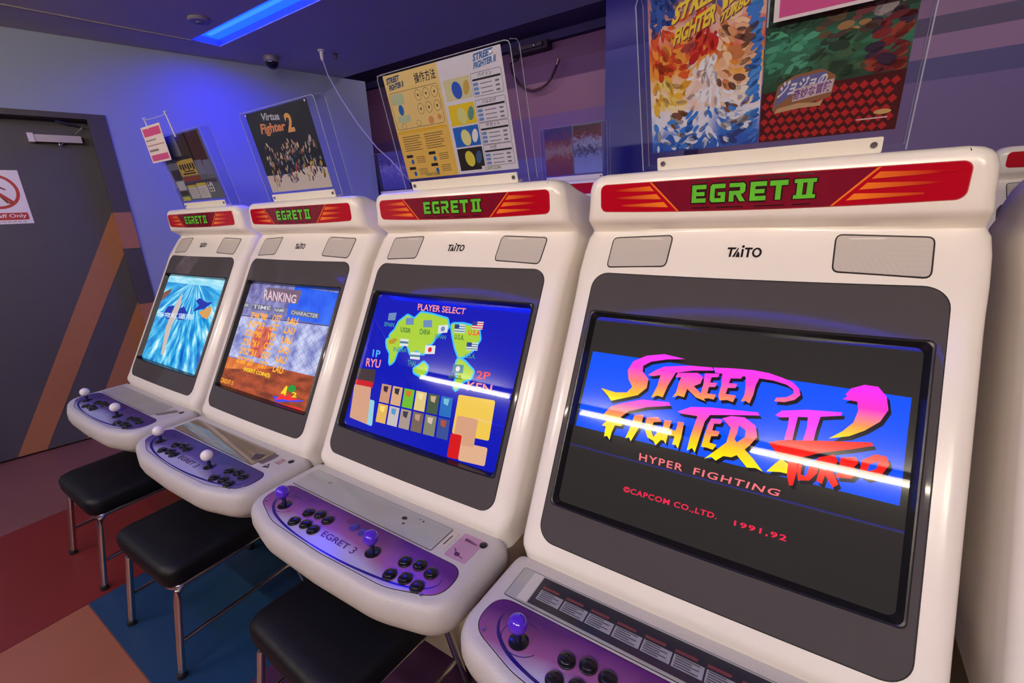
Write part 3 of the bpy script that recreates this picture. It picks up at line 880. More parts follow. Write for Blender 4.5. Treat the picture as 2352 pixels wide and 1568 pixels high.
def cabinet(x, y, z, yaw, label, group, ball, over, tray, detail=True, marq_detail=True, screen_mat=None):
    c = thing('arcade_cabinet', (x, y, z), label, 'arcade machine', group, (0, 0, yaw))
    link('shell', SHELL, c)
    tag(link('marquee', MARQ, c), 'red illuminated sign panel of the hood')
    m_ = [o for o in c.children if o.name.startswith('marquee')][0]
    link('pedestal', PEDM, c)
    link('bezel_seam', GAP, c)
    link('bezel', BEZ, c)
    link('tube_frame', FRM, c)
    s = link('screen', tube_mesh(screen_mat or glow('off', (10, 10, 12))), c)
    link('control_panel', PANEL, c)
    for k in (-1, 1):
        link('speaker_grille', SPK[k], c)
    if marq_detail:
        a = Art(m_, lambda px, v, h: mq(px, v, 0.0030 + h))
        a.strip('sign_centre', [(-0.130 + 0.26 * k / 20, 0.035) for k in range(21)], [(-0.190 + 0.38 * k / 20, 0.965) for k in range(21)], REDDARK, 0)
        for sg_ in (-1, 1):
            a.poly('divider', [(sg_ * 0.130, 0.035), (sg_ * 0.134, 0.035), (sg_ * 0.194, 0.965), (sg_ * 0.189, 0.965)], MSTRIPE, 1)
            for v0, x0, x1 in ((0.68, 0.183, 0.290), (0.42, 0.168, 0.275), (0.16, 0.152, 0.255)):
                a.strip('amber_stripe', [(sg_ * (x0 + (x1 - x0) * t), v0 + 0.05 * t) for t in (0, 0.33, 0.66, 1)], [(sg_ * (x0 + 0.010 + (x1 - x0 - 0.010) * t), v0 + 0.17 - 0.07 * t) for t in (0, 0.33, 0.66, 1)], MSTRIPE, 1)
        lh = 0.030
        W_ = 7.38 * lh * 0.95
        for outl, dx in egret_letters():
            for dk, mm, ly in ((0.10, MDARK, 2), (0.0, MGREEN, 3)):
                pl = []
                for o_ in outl:
                    q = grown(o_, dk) if dk else o_
                    pl.append([(-W_ / 2 + (px + dx) * lh * 0.95, 0.27 + pz * 0.52) for px, pz in q])
                a.polys('letter' if dk == 0 else 'letter_shadow', pl, mm, ly)
        # the two-bar numeral
        bx = -W_ / 2 + 6.22 * lh * 0.95
        def bl(d):
            u = lh * 0.95
            return [[(bx - d, 0.27 - d * 12), (bx + 1.18 * u + d, 0.27 - d * 12), (bx + 1.18 * u + d, 0.27 + 0.10 + d * 12), (bx - d, 0.27 + 0.10 + d * 12)], [(bx - d, 0.69 - d * 12), (bx + 1.18 * u + d, 0.69 - d * 12), (bx + 1.18 * u + d, 0.79 + d * 12), (bx - d, 0.79 + d * 12)],
                    [(bx + 0.16 * u - d, 0.30), (bx + 0.48 * u + d, 0.30), (bx + 0.48 * u + d, 0.76), (bx + 0.16 * u - d, 0.76)], [(bx + 0.70 * u - d, 0.30), (bx + 1.02 * u + d, 0.30), (bx + 1.02 * u + d, 0.76), (bx + 0.70 * u - d, 0.76)]]
        a.polys('letter_shadow', bl(0.0022), MDARK, 2)
        a.polys('letter', bl(0.0), MGREEN, 3)
        for v0 in (0.10, 0.90):
            a.polys('thin_line', [[(x0, v0), (x1, v0), (x1, v0 + 0.035), (x0, v0 + 0.035)] for x0, x1 in ((-0.105, -0.070), (-0.058, -0.010), (0.010, 0.060), (0.072, 0.100))], MDARK, 1)
    if detail:
        # maker's lettering under the hood
        b = Art(c, lambda px, pz, h: (px, front(px, pz) - h * 0.8, pz + h * 0.6))
        h_ = 0.0175
        b.polys('brand_lettering', [[(-0.0310 + px * h_, 1.1955 + pz * h_) for px, pz in o_] for o_ in taito_outlines()], BLACKINK, 1)
        link('control_overlay', overlay_mesh(over), c)
        link('overlay_line', SWM, c)
        link('overlay_hatching', HATCH, c)
        link('instruction_tray', tray_mesh(tray), c)
        for px, py in BUTTONS:
            o = link('button', BTNM, c); o.location = (px, py, 0.5716)
        for px, py in ((0.004, -0.480), (0.038, -0.481)):
            o = link('start_button', BTNS, c); o.location = (px, py, 0.5716)
        for px, py in ((-0.237, -0.515), (0.112, -0.514)):
            j = bpy.data.objects.new('joystick', DUST); COL.objects.link(j); j.parent = c; j.location = (px, py, 0.5716)
            q = link('shaft', SHAFT, j); q.location = (0, 0, 0.0385)
            q = link('ball_top', ball, j); q.location = (0, 0, 0.0400)
        for px, py in ((-0.304, -0.528), (0.292, -0.545)):
            o = link('screw', SCR, c); o.location = (px, py, 0.5716)
        # coin slot and lock at the right of the tray
        MB().box(0.226, 0.247, -0.424, -0.366, 0.5698, 0.5712).build('coin_slot_plate', mat('slot_cream', lin(196, 188, 176), rough=0.4), c)
        MB().box(0.2345, 0.2370, -0.412, -0.380, 0.5712, 0.5716).build('coin_slot', BLACKGAP, c)
        MB().lathe([(0.0095, 0), (0.0095, 0.0016), (0.008, 0.0022), (0.001, 0.0018)], 18, (0.318, -0.368, 0.5698)).build('lock', HOLE, c, 40)
    return c, s

# ------------------------------------------------------------------ pictures on the tubes
LIT = {'band':[(-0.2787,0.1844),(0.278,0.1857),(0.2778,0.3588),(-0.2828,0.3564)],'W1':{'S':[(-0.0777,0.1733),(-0.1203,0.1689),(-0.1563,0.1774),(-0.1823,0.1936),(-0.1905,0.2147),(-0.1853,0.2336),(-0.1739,0.2488),(-0.1834,0.2627),(-0.2075,0.2671),(-0.2418,0.2635),(-0.2232,0.2775),(-0.2135,0.287),(-0.1904,0.2772),(-0.1589,0.2639),(-0.1434,0.2457),(-0.1432,0.2264),(-0.1583,0.212),(-0.1592,0.1999),(-0.1446,0.1889),(-0.1138,0.1795)],'T1':[(-0.1462,0.2183),(-0.1321,0.2054),(-0.1156,0.1951),(-0.064,0.1852),(-0.0244,0.1827),(-0.0214,0.1886),(-0.0581,0.1945),(-0.0913,0.2045),(-0.1019,0.2335),(-0.1077,0.2589),(-0.1189,0.2573),(-0.1306,0.2642),(-0.1226,0.2372),(-0.1204,0.214),(-0.1344,0.2187)],'R1':[(-0.087,0.2038),(-0.0491,0.1976),(-0.0378,0.2049),(-0.0407,0.2181),(-0.0521,0.2255),(-0.0387,0.2358),(-0.0262,0.2513),(-0.0452,0.2469),(-0.0637,0.2331),(-0.0667,0.251),(-0.0791,0.2497),(-0.0891,0.2553),(-0.0836,0.2441),(-0.0815,0.2229),(-0.079,0.2118),(-0.0898,0.2136)],'E1':[(-0.0359,0.1963),(-0.0093,0.1929),(-0.0114,0.2004),(-0.0225,0.2023),(-0.0237,0.2128),(-0.0108,0.2119),(-0.0132,0.2203),(-0.0243,0.2223),(-0.0255,0.2351),(-0.0093,0.2347),(-0.0118,0.2449),(-0.0228,0.2444),(-0.0341,0.2484),(-0.0372,0.24),(-0.0354,0.2171)],'E2':[(-0.0046,0.1926),(0.0322,0.1887),(0.0294,0.1962),(0.0115,0.1988),(0.0098,0.2083),(0.0241,0.2075),(0.0226,0.2157),(0.0092,0.2181),(0.0071,0.2303),(0.0254,0.2299),(0.022,0.2435),(0.0108,0.2414),(-0.0014,0.2447),(-0.0051,0.2361),(-0.003,0.2159)],'T2':[(0.0363,0.1906),(0.0598,0.1893),(0.0553,0.2055),(0.054,0.2228),(0.0498,0.2406),(0.0425,0.2369),(0.035,0.2401),(0.0393,0.2256),(0.0388,0.2084)],'bar':[(-0.0224,0.1824),(0.0132,0.1786),(0.0476,0.1766),(0.0737,0.178),(0.0959,0.1832),(0.1123,0.1883),(0.1239,0.1986),(0.1276,0.2097),(0.1197,0.2202),(0.105,0.2272),(0.0887,0.2287),(0.091,0.2216),(0.1073,0.2173),(0.1173,0.2088),(0.1151,0.2018),(0.1045,0.195),(0.0827,0.1909),(0.0532,0.1904),(0.0191,0.1918),(-0.0167,0.1923)]},'W2':{'F':[(-0.2258,0.3211),(-0.2112,0.2984),(-0.1839,0.2851),(-0.1479,0.2714),(-0.0938,0.2664),(-0.0891,0.2728),(-0.1359,0.2855),(-0.171,0.3008),(-0.1862,0.3175),(-0.1742,0.3211),(-0.1811,0.3355),(-0.1947,0.3367),(-0.1988,0.353),(-0.1998,0.3695),(-0.2068,0.3625),(-0.2134,0.365),(-0.2145,0.343),(-0.2232,0.343),(-0.2087,0.3223)],'I':[(-0.1578,0.3066),(-0.1389,0.3017),(-0.1399,0.3207),(-0.1477,0.3411),(-0.1551,0.3616),(-0.1603,0.3544),(-0.1678,0.358),(-0.1632,0.34),(-0.1599,0.3204)],'G':[(-0.132,0.3059),(-0.1093,0.3001),(-0.1006,0.3083),(-0.116,0.3126),(-0.1203,0.3265),(-0.1115,0.3419),(-0.1061,0.3324),(-0.1101,0.3251),(-0.0973,0.3213),(-0.0948,0.3425),(-0.1042,0.3574),(-0.1101,0.3498),(-0.1231,0.3456),(-0.1324,0.3283)],'H':[(-0.096,0.3041),(-0.0821,0.3024),(-0.0842,0.3205),(-0.0713,0.3198),(-0.0693,0.3014),(-0.0583,0.3003),(-0.0585,0.3293),(-0.0611,0.3538),(-0.0665,0.3472),(-0.0732,0.348),(-0.0715,0.3311),(-0.0844,0.3319),(-0.0855,0.3501),(-0.0905,0.3441),(-0.0984,0.3451),(-0.0967,0.3248)],'T':[(-0.0744,0.2817),(-0.0503,0.2673),(-0.0141,0.2612),(0.0657,0.2542),(0.0694,0.2593),(0.0189,0.2692),(-0.0137,0.2761),(-0.0209,0.2899),(-0.0247,0.317),(-0.0294,0.3529),(-0.0356,0.3457),(-0.0443,0.3531),(-0.0427,0.3256),(-0.0376,0.2936),(-0.036,0.283),(-0.0645,0.2842)],'E':[(-0.0108,0.282),(0.0095,0.2798),(0.007,0.289),(-0.0039,0.2905),(-0.0054,0.3038),(0.0076,0.3034),(0.0059,0.3128),(-0.0055,0.3155),(-0.0068,0.3278),(0.0062,0.3294),(0.0011,0.34),(-0.0099,0.3385),(-0.0198,0.3392),(-0.0176,0.3153),(-0.0139,0.2927)],'R':[(0.0084,0.2775),(0.0229,0.2701),(0.0454,0.2678),(0.0655,0.2793),(0.0708,0.2987),(0.0606,0.3176),(0.0538,0.3263),(0.0703,0.3397),(0.0878,0.3579),(0.0759,0.3544),(0.0619,0.3574),(0.0426,0.3395),(0.0341,0.3458),(0.0209,0.3468),(0.0091,0.3586),(0.0005,0.3537),(-0.0112,0.3602),(0.0062,0.3396),(0.022,0.3208),(0.0254,0.2925)],'Rh':[(0.0384,0.2845),(0.0506,0.291),(0.0512,0.3034),(0.0393,0.3166),(0.0347,0.3115),(0.0377,0.2982)],'II':[(0.0937,0.2533),(0.1029,0.2432),(0.1399,0.2339),(0.1907,0.2281),(0.1898,0.2341),(0.1612,0.2421),(0.1575,0.2665),(0.1559,0.2856),(0.1405,0.2885),(0.1437,0.2657),(0.1431,0.2468),(0.1284,0.2492),(0.1263,0.2736),(0.1252,0.2918),(0.1128,0.2936),(0.1154,0.2681),(0.1152,0.2528),(0.1017,0.2557)],'IIb':[(0.0931,0.3557),(0.1039,0.3396),(0.1156,0.3239),(0.1237,0.3257),(0.1268,0.351),(0.114,0.3511)],'sw':[(0.1883,0.2053),(0.1946,0.2002),(0.192,0.196),(0.1986,0.1846),(0.216,0.1753),(0.2344,0.1755),(0.2468,0.1902),(0.2508,0.2118),(0.2421,0.233),(0.2235,0.2521),(0.2039,0.2661),(0.1766,0.2764),(0.1941,0.26),(0.2075,0.2418),(0.2119,0.2199),(0.209,0.2059),(0.1976,0.2054)]},'W3':{'T':[(0.0898,0.3044),(0.1069,0.2962),(0.1715,0.2818),(0.2346,0.2692),(0.2373,0.274),(0.2091,0.287),(0.1676,0.3035),(0.1439,0.3173),(0.1393,0.3333),(0.1353,0.3683),(0.1299,0.3699),(0.1244,0.3529),(0.1239,0.3304),(0.1068,0.3222)],'U':[(0.1357,0.3311),(0.1447,0.3241),(0.1442,0.3466),(0.1519,0.3483),(0.157,0.3228),(0.1684,0.311),(0.1677,0.3378),(0.1574,0.3539),(0.1416,0.3577)],'R':[(0.1659,0.3116),(0.1868,0.3016),(0.194,0.3111),(0.1862,0.3244),(0.198,0.3486),(0.1909,0.3559),(0.1785,0.3386),(0.1756,0.3547),(0.1673,0.3511),(0.1704,0.3287)],'B':[(0.1963,0.3037),(0.2162,0.2978),(0.2207,0.307),(0.2155,0.3146),(0.2222,0.3219),(0.214,0.3345),(0.1927,0.3383),(0.1961,0.3217)],'O':[(0.2253,0.2999),(0.2414,0.2869),(0.2557,0.2876),(0.2601,0.299),(0.2508,0.3201),(0.234,0.3288),(0.2227,0.3244)],'Oh':[(0.2346,0.3058),(0.2459,0.2974),(0.2443,0.3104),(0.2337,0.317)]},'txtD':{'hyper':[(-0.1327,0.38),(-0.1313,0.3947),(0.1196,0.3814),(0.116,0.3933)],'cap':[(-0.1512,0.4525),(-0.1513,0.4661),(0.0273,0.4514),(0.0262,0.4638)],'yr':[(0.0557,0.4541),(0.0555,0.4648),(0.1377,0.4533),(0.1368,0.4648)]},'mapC':{'eurasia':[(-0.1936,0.2292),(-0.1755,0.2085),(-0.168,0.1828),(-0.1391,0.1584),(-0.1073,0.1676),(-0.0869,0.1457),(-0.0432,0.1477),(0.0191,0.1554),(0.0327,0.18),(0.0095,0.1941),(-0.0047,0.2073),(-0.0153,0.2317),(-0.0353,0.2401),(-0.0331,0.2688),(-0.0675,0.2589),(-0.0852,0.2761),(-0.1068,0.2492),(-0.1305,0.2401),(-0.1536,0.2338),(-0.1643,0.2504)],'africa':[(-0.2015,0.2426),(-0.1678,0.2293),(-0.1326,0.2343),(-0.1224,0.2512),(-0.1408,0.2687),(-0.145,0.3025),(-0.1596,0.3198),(-0.1696,0.2817),(-0.1884,0.2658)],'namerica':[(0.0375,0.168),(0.0786,0.1638),(0.1344,0.1691),(0.1488,0.2003),(0.1331,0.2321),(0.1178,0.2478),(0.0941,0.2594),(0.0718,0.232),(0.0535,0.2005)],'samerica':[(0.0908,0.2598),(0.1168,0.267),(0.1531,0.2883),(0.149,0.3076),(0.1261,0.3194),(0.1088,0.3508),(0.0984,0.3349),(0.1029,0.3098),(0.0883,0.2849)],'australia':[(-0.0603,0.3134),(-0.041,0.3018),(-0.028,0.2883),(-0.0091,0.2998),(-0.0079,0.3167),(-0.0213,0.3302),(-0.0527,0.3238)],'afbrown':[(-0.188,0.2441),(-0.1663,0.2335),(-0.1525,0.2367),(-0.1639,0.2516),(-0.1842,0.2542)]},'flagsC':{'spain':[(-0.2198,0.1594),(-0.1868,0.1546),(-0.1845,0.1795),(-0.2163,0.1826)],'ussr':[(-0.1415,0.1679),(-0.1103,0.1637),(-0.1027,0.1854),(-0.1357,0.1888)],'china':[(-0.0689,0.1681),(-0.0364,0.1637),(-0.0292,0.1855),(-0.0634,0.1891)],'japan':[(-0.0071,0.1773),(0.0279,0.1719),(0.0315,0.1945),(-0.0019,0.2)],'usa1':[(0.0517,0.1677),(0.0875,0.1657),(0.0932,0.1892),(0.0562,0.1911)],'usa2':[(0.111,0.1532),(0.1477,0.1512),(0.1487,0.173),(0.1129,0.1753)],'usa3':[(0.1087,0.2134),(0.1465,0.2103),(0.1494,0.2316),(0.1119,0.235)],'india':[(-0.1416,0.2323),(-0.1075,0.2313),(-0.1035,0.2518),(-0.1377,0.2544)],'thai':[(-0.0867,0.2674),(-0.0486,0.264),(-0.0445,0.2849),(-0.0828,0.2875)],'japan2':[(-0.0367,0.2402),(0.0012,0.2365),(0.0054,0.2606),(-0.0319,0.2658)],'brazil':[(0.0797,0.2796),(0.1163,0.2763),(0.1198,0.299),(0.0833,0.3021)]},'txtC':{'player':[(-0.1081,0.1187),(-0.1033,0.1398),(0.0767,0.1186),(0.0773,0.1367)],'p1':[(-0.2466,0.2797),(-0.2412,0.3028),(-0.2109,0.2799),(-0.2078,0.3018)],'ryu':[(-0.2636,0.3104),(-0.2585,0.3366),(-0.1987,0.3073),(-0.1957,0.3332)],'p2':[(0.1629,0.2841),(0.1663,0.3047),(0.2086,0.2821),(0.2097,0.3016)],'ken':[(0.1419,0.3167),(0.1455,0.3399),(0.2223,0.3133),(0.2238,0.336)],'spain':[(-0.2281,0.1889),(-0.2255,0.2026),(-0.1833,0.1875),(-0.1823,0.2018)],'ussr':[(-0.1528,0.1968),(-0.1486,0.2129),(-0.1087,0.1982),(-0.1063,0.2118)],'china':[(-0.0741,0.1944),(-0.0697,0.2118),(-0.032,0.1928),(-0.029,0.2089)],'japan':[(-0.0137,0.2025),(-0.0096,0.2194),(0.0307,0.2031),(0.0335,0.2188)],'usa1':[(0.0603,0.1952),(0.0627,0.2096),(0.0949,0.1946),(0.0968,0.2099)],'usa2':[(0.1048,0.1778),(0.1067,0.1932),(0.1444,0.1763),(0.146,0.1908)],'usa3':[(0.1126,0.242),(0.115,0.2564),(0.1476,0.241),(0.1495,0.2542)],'india':[(-0.1604,0.2609),(-0.1576,0.2752),(-0.1037,0.2578),(-0.1014,0.2712)],'thai':[(-0.0894,0.2914),(-0.0849,0.3084),(-0.0568,0.2896),(-0.0526,0.3064)],'brazil':[(0.075,0.3089),(0.0763,0.3197),(0.1201,0.3043),(0.1215,0.3154)]},'tilesC':[(-0.1714,0.374),(0.1103,0.3665),(0.1264,0.482),(-0.1567,0.4913)],'portC':{'left':[(-0.3062,0.3452),(-0.201,0.3352),(-0.1591,0.5093),(-0.2781,0.5022)],'right':[(0.1176,0.3529),(0.2491,0.3464),(0.2624,0.5147),(0.1312,0.5243)]},'diaC':[(-0.2652,0.129),(-0.2328,0.1058),(-0.2223,0.1244),(-0.2504,0.1538)],'B':{'sky':[(0.0164,0.0994),(0.2572,0.1092),(0.2441,0.2247),(0.0184,0.2243),(0.0076,0.1682)],'wall':[(-0.2972,0.1025),(0.0169,0.1004),(0.0184,0.2243),(-0.3125,0.2384)],'fence':[(-0.3125,0.2384),(0.2441,0.2247),(0.244,0.4037),(-0.3172,0.4077)],'ground':[(-0.3141,0.4129),(0.244,0.4037),(0.2577,0.5202),(-0.2963,0.5199)],'plate':[(-0.1645,0.1123),(0.0647,0.1132),(0.0606,0.1651),(-0.1696,0.1652)],'rank':[(-0.1786,0.1214),(-0.1632,0.1648),(0.0421,0.1318),(0.0493,0.1639)],'h1':[(-0.2983,0.1876),(-0.2938,0.2027),(-0.255,0.1872),(-0.252,0.2016)],'h2':[(-0.2244,0.1888),(-0.2203,0.2052),(-0.0976,0.187),(-0.097,0.202)],'h3':[(-0.0701,0.1912),(-0.0667,0.2048),(-0.0072,0.1902),(-0.0053,0.2026)],'h4':[(0.0373,0.1907),(0.0408,0.2048),(0.1995,0.1917),(0.1993,0.2063)],'rows':[[(-0.2176,0.2189),(-0.2195,0.2384),(0.09,0.2176),(0.089,0.2409)],[(-0.2126,0.2544),(-0.2186,0.2754),(0.0868,0.2532),(0.0862,0.2773)],[(-0.2169,0.2906),(-0.2192,0.3128),(0.0874,0.2881),(0.0853,0.3123)],[(-0.2231,0.3269),(-0.2236,0.3488),(0.0892,0.3252),(0.088,0.3476)],[(-0.2256,0.3627),(-0.2266,0.3835),(0.086,0.3602),(0.0832,0.3843)],[(-0.2209,0.4054),(-0.2185,0.4267),(0.0901,0.4014),(0.09,0.4258)]],'ins':[(-0.1517,0.4354),(-0.1492,0.4534),(0.0265,0.4334),(0.0274,0.4517)],'cred':[(-0.2921,0.4975),(-0.2882,0.5159),(-0.1941,0.4975),(-0.1923,0.514)],'am_y':[(0.1177,0.4886),(0.1384,0.4573),(0.1464,0.4621),(0.148,0.4926),(0.1311,0.491)],'am_b':[(0.0784,0.5054),(0.2508,0.4898),(0.2459,0.4952),(0.1022,0.5225)],'am_r':[(0.095,0.5167),(0.1326,0.486),(0.1538,0.4963),(0.1713,0.4837),(0.199,0.4926),(0.236,0.4902),(0.1736,0.5043),(0.1424,0.5055)],'am_g':[(0.1475,0.4643),(0.1662,0.4493),(0.1888,0.4524),(0.1972,0.465),(0.1753,0.4759),(0.1587,0.4742)],'am_r2':[(0.1066,0.5231),(0.2523,0.5167),(0.2509,0.5215),(0.1205,0.5262)],'am2':[(0.18,0.4727),(0.1855,0.4904),(0.2067,0.4703),(0.2121,0.4878)],'cols':[(-0.2183,-0.1036,0.2171),(-0.0663,-0.0098,0.2156),(0.0317,0.0942,0.2171)],'pitch':0.0362},'A':{'pic':[(-0.3165,0.1008),(0.251,0.1056),(0.244,0.5235),(-0.3066,0.5218)],'body':[(-0.0873,0.1782),(-0.0679,0.2451),(-0.0761,0.3113),(-0.0874,0.3472),(-0.0719,0.4829),(-0.0992,0.4845),(-0.1402,0.3527),(-0.132,0.2857),(-0.1091,0.2129)],'wing1':[(-0.2138,0.293),(-0.1913,0.2572),(-0.1325,0.2458),(-0.1099,0.2838),(-0.1287,0.3164),(-0.1676,0.3156)],'wing2':[(-0.0765,0.259),(-0.0321,0.2445),(0.0156,0.2685),(0.0116,0.3072),(-0.0588,0.3097),(-0.0806,0.2856)],'pl2':[(0.0622,0.2093),(0.0906,0.1945),(0.1666,0.2099),(0.2186,0.2039),(0.1664,0.2347),(0.1103,0.2498),(0.0662,0.2598),(0.1038,0.2273)],'pl2b':[(0.1247,0.259),(0.1817,0.2335),(0.2222,0.222),(0.2268,0.2541),(0.214,0.2836),(0.1609,0.2764)],'pl3':[(-0.3117,0.2367),(-0.282,0.1882),(-0.2098,0.1653),(-0.2186,0.1933),(-0.259,0.219),(-0.2938,0.24)],'txt':[(-0.2798,0.2919),(-0.273,0.3142),(0.0903,0.2703),(0.0929,0.2994)],'white':[(0.0282,0.4567),(0.0871,0.4283),(0.1672,0.4341),(0.1969,0.4778),(0.1691,0.5096),(0.0684,0.5128)]}}
ROW = 'white arcade machines in the first row'
BX = [-2.28, -1.52, -0.76, 0.0]
DX = [-0.0036, 0.0052, 0.0003, -0.0020]
DY = [-0.0028, -0.0007, 0.0099, -0.0066]
DA = [0.0087, 0.0098, 0.0019, -0.0078]

def zgrad(name, z_top, z_bot, stops, s=1.0):
    """Picture colour running down the tube between two heights."""
    m = glow(name, (255, 0, 255), s)
    nt = m.node_tree
    b = nt.nodes['Principled BSDF']
    tc = nt.nodes.new('ShaderNodeTexCoord'); sp = nt.nodes.new('ShaderNodeSeparateXYZ')
    nt.links.new(tc.outputs['Object'], sp.inputs[0])
    mr = nt.nodes.new('ShaderNodeMapRange')
    mr.inputs['From Min'].default_value = z_top; mr.inputs['From Max'].default_value = z_bot
    nt.links.new(sp.outputs[2], mr.inputs[0])
    rp = nt.nodes.new('ShaderNodeValToRGB')
    e = rp.color_ramp.elements
    e[0].position = 0; e[0].color = lin(*stops[0][1])
    e[1].position = 1; e[1].color = lin(*stops[-1][1])
    for p, c in stops[1:-1]:
        k = e.new(p); k.color = lin(*c)
    nt.links.new(mr.outputs[0], rp.inputs[0])
    nt.links.new(rp.outputs[0], b.inputs['Emission Color'])
    return m

def sz(s):
    return BZ[1] + s * SVZ

SEGS = [(0, 'arcade machine with blue sky picture on its tube, nearest the dark door', BALL_W, OVER_B, TRAYM),
        (1, 'arcade machine showing a ranking table, its tray mirror-like amber', BALL_W, OVER_B, TRAYGLASS),
        (2, 'arcade machine showing a world map, with clear purple joystick balls', BALL_P, OVER_P, TRAYM),
        (3, 'large nearest arcade machine showing a title in pink and yellow letters', BALL_P, OVER_P, TRAYM)]
CABS = []
for i, lab, ball, over, tray in SEGS:
    CABS.append(cabinet(BX[i] + DX[i], DY[i], 0, DA[i], lab, ROW, ball, over, tray))
CABE = cabinet(0.762, -0.004, 0, 0, 'arcade machine cut off by the right edge, its cream side showing', ROW, BALL_P, OVER_P, TRAYM, detail=False, marq_detail=False)

def hull(lst):
    return lst

# ---- nearest machine: title picture
c, s = CABS[3]
a = Art(s, scr, 0.00025, 0.0004)
# short lines of the tube glass: dark picture ground
a.poly('picture_ground', loop_rect(-0.288, 0.288, 0.101, 0.524, 0.010), glow('ground', (44, 41, 40)), 0)
a.poly('blue_band', LIT['band'], glow('blue', (0, 78, 255), 1.15), 1)
g1 = zgrad('title_upper', sz(min(p[1] for p in LIT['W1']['S'])), sz(max(p[1] for p in LIT['W1']['S'])), [(0, (255, 50, 255)), (0.35, (255, 60, 210)), (0.6, (255, 120, 110)), (0.85, (255, 190, 20)), (1, (255, 230, 0))], 1.1)
g2 = zgrad('title_lower', sz(min(p[1] for p in LIT['W2']['F'])), sz(max(p[1] for p in LIT['W2']['R'])) , [(0, (250, 60, 250)), (0.28, (255, 80, 190)), (0.5, (255, 130, 100)), (0.75, (255, 200, 10)), (1, (255, 235, 0))], 1.1)
g3 = zgrad('title_hook', sz(min(p[1] for p in LIT['W2']['sw'])), sz(max(p[1] for p in LIT['W2']['sw'])), [(0, (255, 40, 255)), (0.45, (255, 50, 200)), (0.75, (255, 150, 80)), (1, (255, 220, 0))], 1.1)
SHD = glow('shadow', (16, 12, 30))
REDG = glow('red', (250, 30, 22), 1.1)
for W, gm in (('W1', g1), ('W2', g2), ('W3', REDG)):
    for k, pts in LIT[W].items():
        if k.endswith('h'):
            continue
        a.poly('title_letter_shadow', [(x + 0.0045, y + 0.0055) for x, y in pts], SHD, 2 if W != 'W3' else 4)
        a.poly('title_letter', pts, (g3 if k == 'sw' else gm), 3 if W != 'W3' else 5)
a.poly('letter_counter', LIT['W2']['Rh'], glow('blue', (0, 78, 255)), 4)
a.poly('letter_counter', LIT['W3']['Oh'], glow('blue', (0, 78, 255)), 6)
PINKT = glow('pink_text', (255, 120, 130), 1.0)
REDT = glow('red_text', (255, 40, 80), 1.0)
hq = LIT['txtD']['hyper']
def cut(q_, f0, f1):
    l = lambda p, r, f: (p[0] + (r[0] - p[0]) * f, p[1] + (r[1] - p[1]) * f)
    return (l(q_[0], q_[2], f0), l(q_[1], q_[3], f0), l(q_[0], q_[2], f1), l(q_[1], q_[3], f1))
a.text('HYPER', cut(hq, 0.0, 0.345), PINKT, 2, bold=0.015, spacing=1.2)
a.text('FIGHTING', cut(hq, 0.425, 1.0), PINKT, 2, bold=0.015, spacing=1.2)
a.text('\u00a9CAPCOM CO.,LTD.', LIT['txtD']['cap'], REDT, 2, bold=0.02, spacing=1.12)
a.text('1991,92', LIT['txtD']['yr'], REDT, 2, bold=0.025, spacing=1.2)

# ---- third machine: world map picture
c, s = CABS[2]
a = Art(s, scr, 0.00022, 0.0004)
a.poly('picture_ground', loop_rect(-0.290, 0.290, 0.100, 0.526, 0.014), glow('map_blue', (8, 20, 176), 1.1), 0)
CY = glow('map_shore', (60, 190, 255), 1.0); LG = glow('map_land', (172, 210, 60), 1.0)
for k, pts in LIT['mapC'].items():
    if k == 'afbrown':
        a.poly('map_patch', pts, glow('map_tan', (190, 150, 40)), 3); continue
    p = round_poly(pts, 0.006, 2)
    a.poly('map_shore', inset(p, -0.0055) if sum(p[i][0] * p[(i + 1) % len(p)][1] - p[(i + 1) % len(p)][0] * p[i][1] for i in range(len(p))) else p, CY, 1)
    a.poly('map_land', p, LG, 2)
FW = glow('flag_white', (225, 225, 230)); FR = glow('flag_red', (225, 30, 30)); FB = glow('flag_slate', (110, 140, 190)); FG = glow('flag_teal', (70, 130, 150))
for k, q in LIT['flagsC'].items():
    dim = k in ('spain', 'ussr', 'china')
    a.poly('flag', q, FB if dim else (FG if k in ('brazil',) else FW), 4)
    if k.startswith('usa'):
        for j in range(3):
            t0, t1 = 0.15 + j * 0.3, 0.28 + j * 0.3
            a.poly('flag_stripe', [tuple(q[0][i] * (1 - t0) + q[3][i] * t0 for i in (0, 1)), tuple(q[1][i] * (1 - t0) + q[2][i] * t0 for i in (0, 1)), tuple(q[1][i] * (1 - t1) + q[2][i] * t1 for i in (0, 1)), tuple(q[0][i] * (1 - t1) + q[3][i] * t1 for i in (0, 1))], FR if k == 'usa2' else FG, 5)
        m4 = lambda u, v: tuple((q[0][i] * (1 - u) + q[1][i] * u) * (1 - v) + (q[3][i] * (1 - u) + q[2][i] * u) * v for i in (0, 1))
        a.poly('flag_canton', [m4(0, 0), m4(0.45, 0), m4(0.45, 0.5), m4(0, 0.5)], glow('flag_navy', (40, 60, 140)), 6)
    elif k in ('india', 'thai'):
        a.poly('flag_stripe', [tuple(q[0][i] * 0.65 + q[3][i] * 0.35 for i in (0, 1)), tuple(q[1][i] * 0.65 + q[2][i] * 0.35 for i in (0, 1)), tuple(q[1][i] * 0.35 + q[2][i] * 0.65 for i in (0, 1)), tuple(q[0][i] * 0.35 + q[3][i] * 0.65 for i in (0, 1))], FG, 5)
    elif k in ('japan', 'japan2', 'brazil'):
        cx = sum(p[0] for p in q) / 4; cy = sum(p[1] for p in q) / 4
        a.poly('flag_disc', ellipse(cx, cy, 0.0075, 0.0075, 14), FB if k == 'japan' else (FW if k == 'brazil' else FR), 5)
T = LIT['txtC']
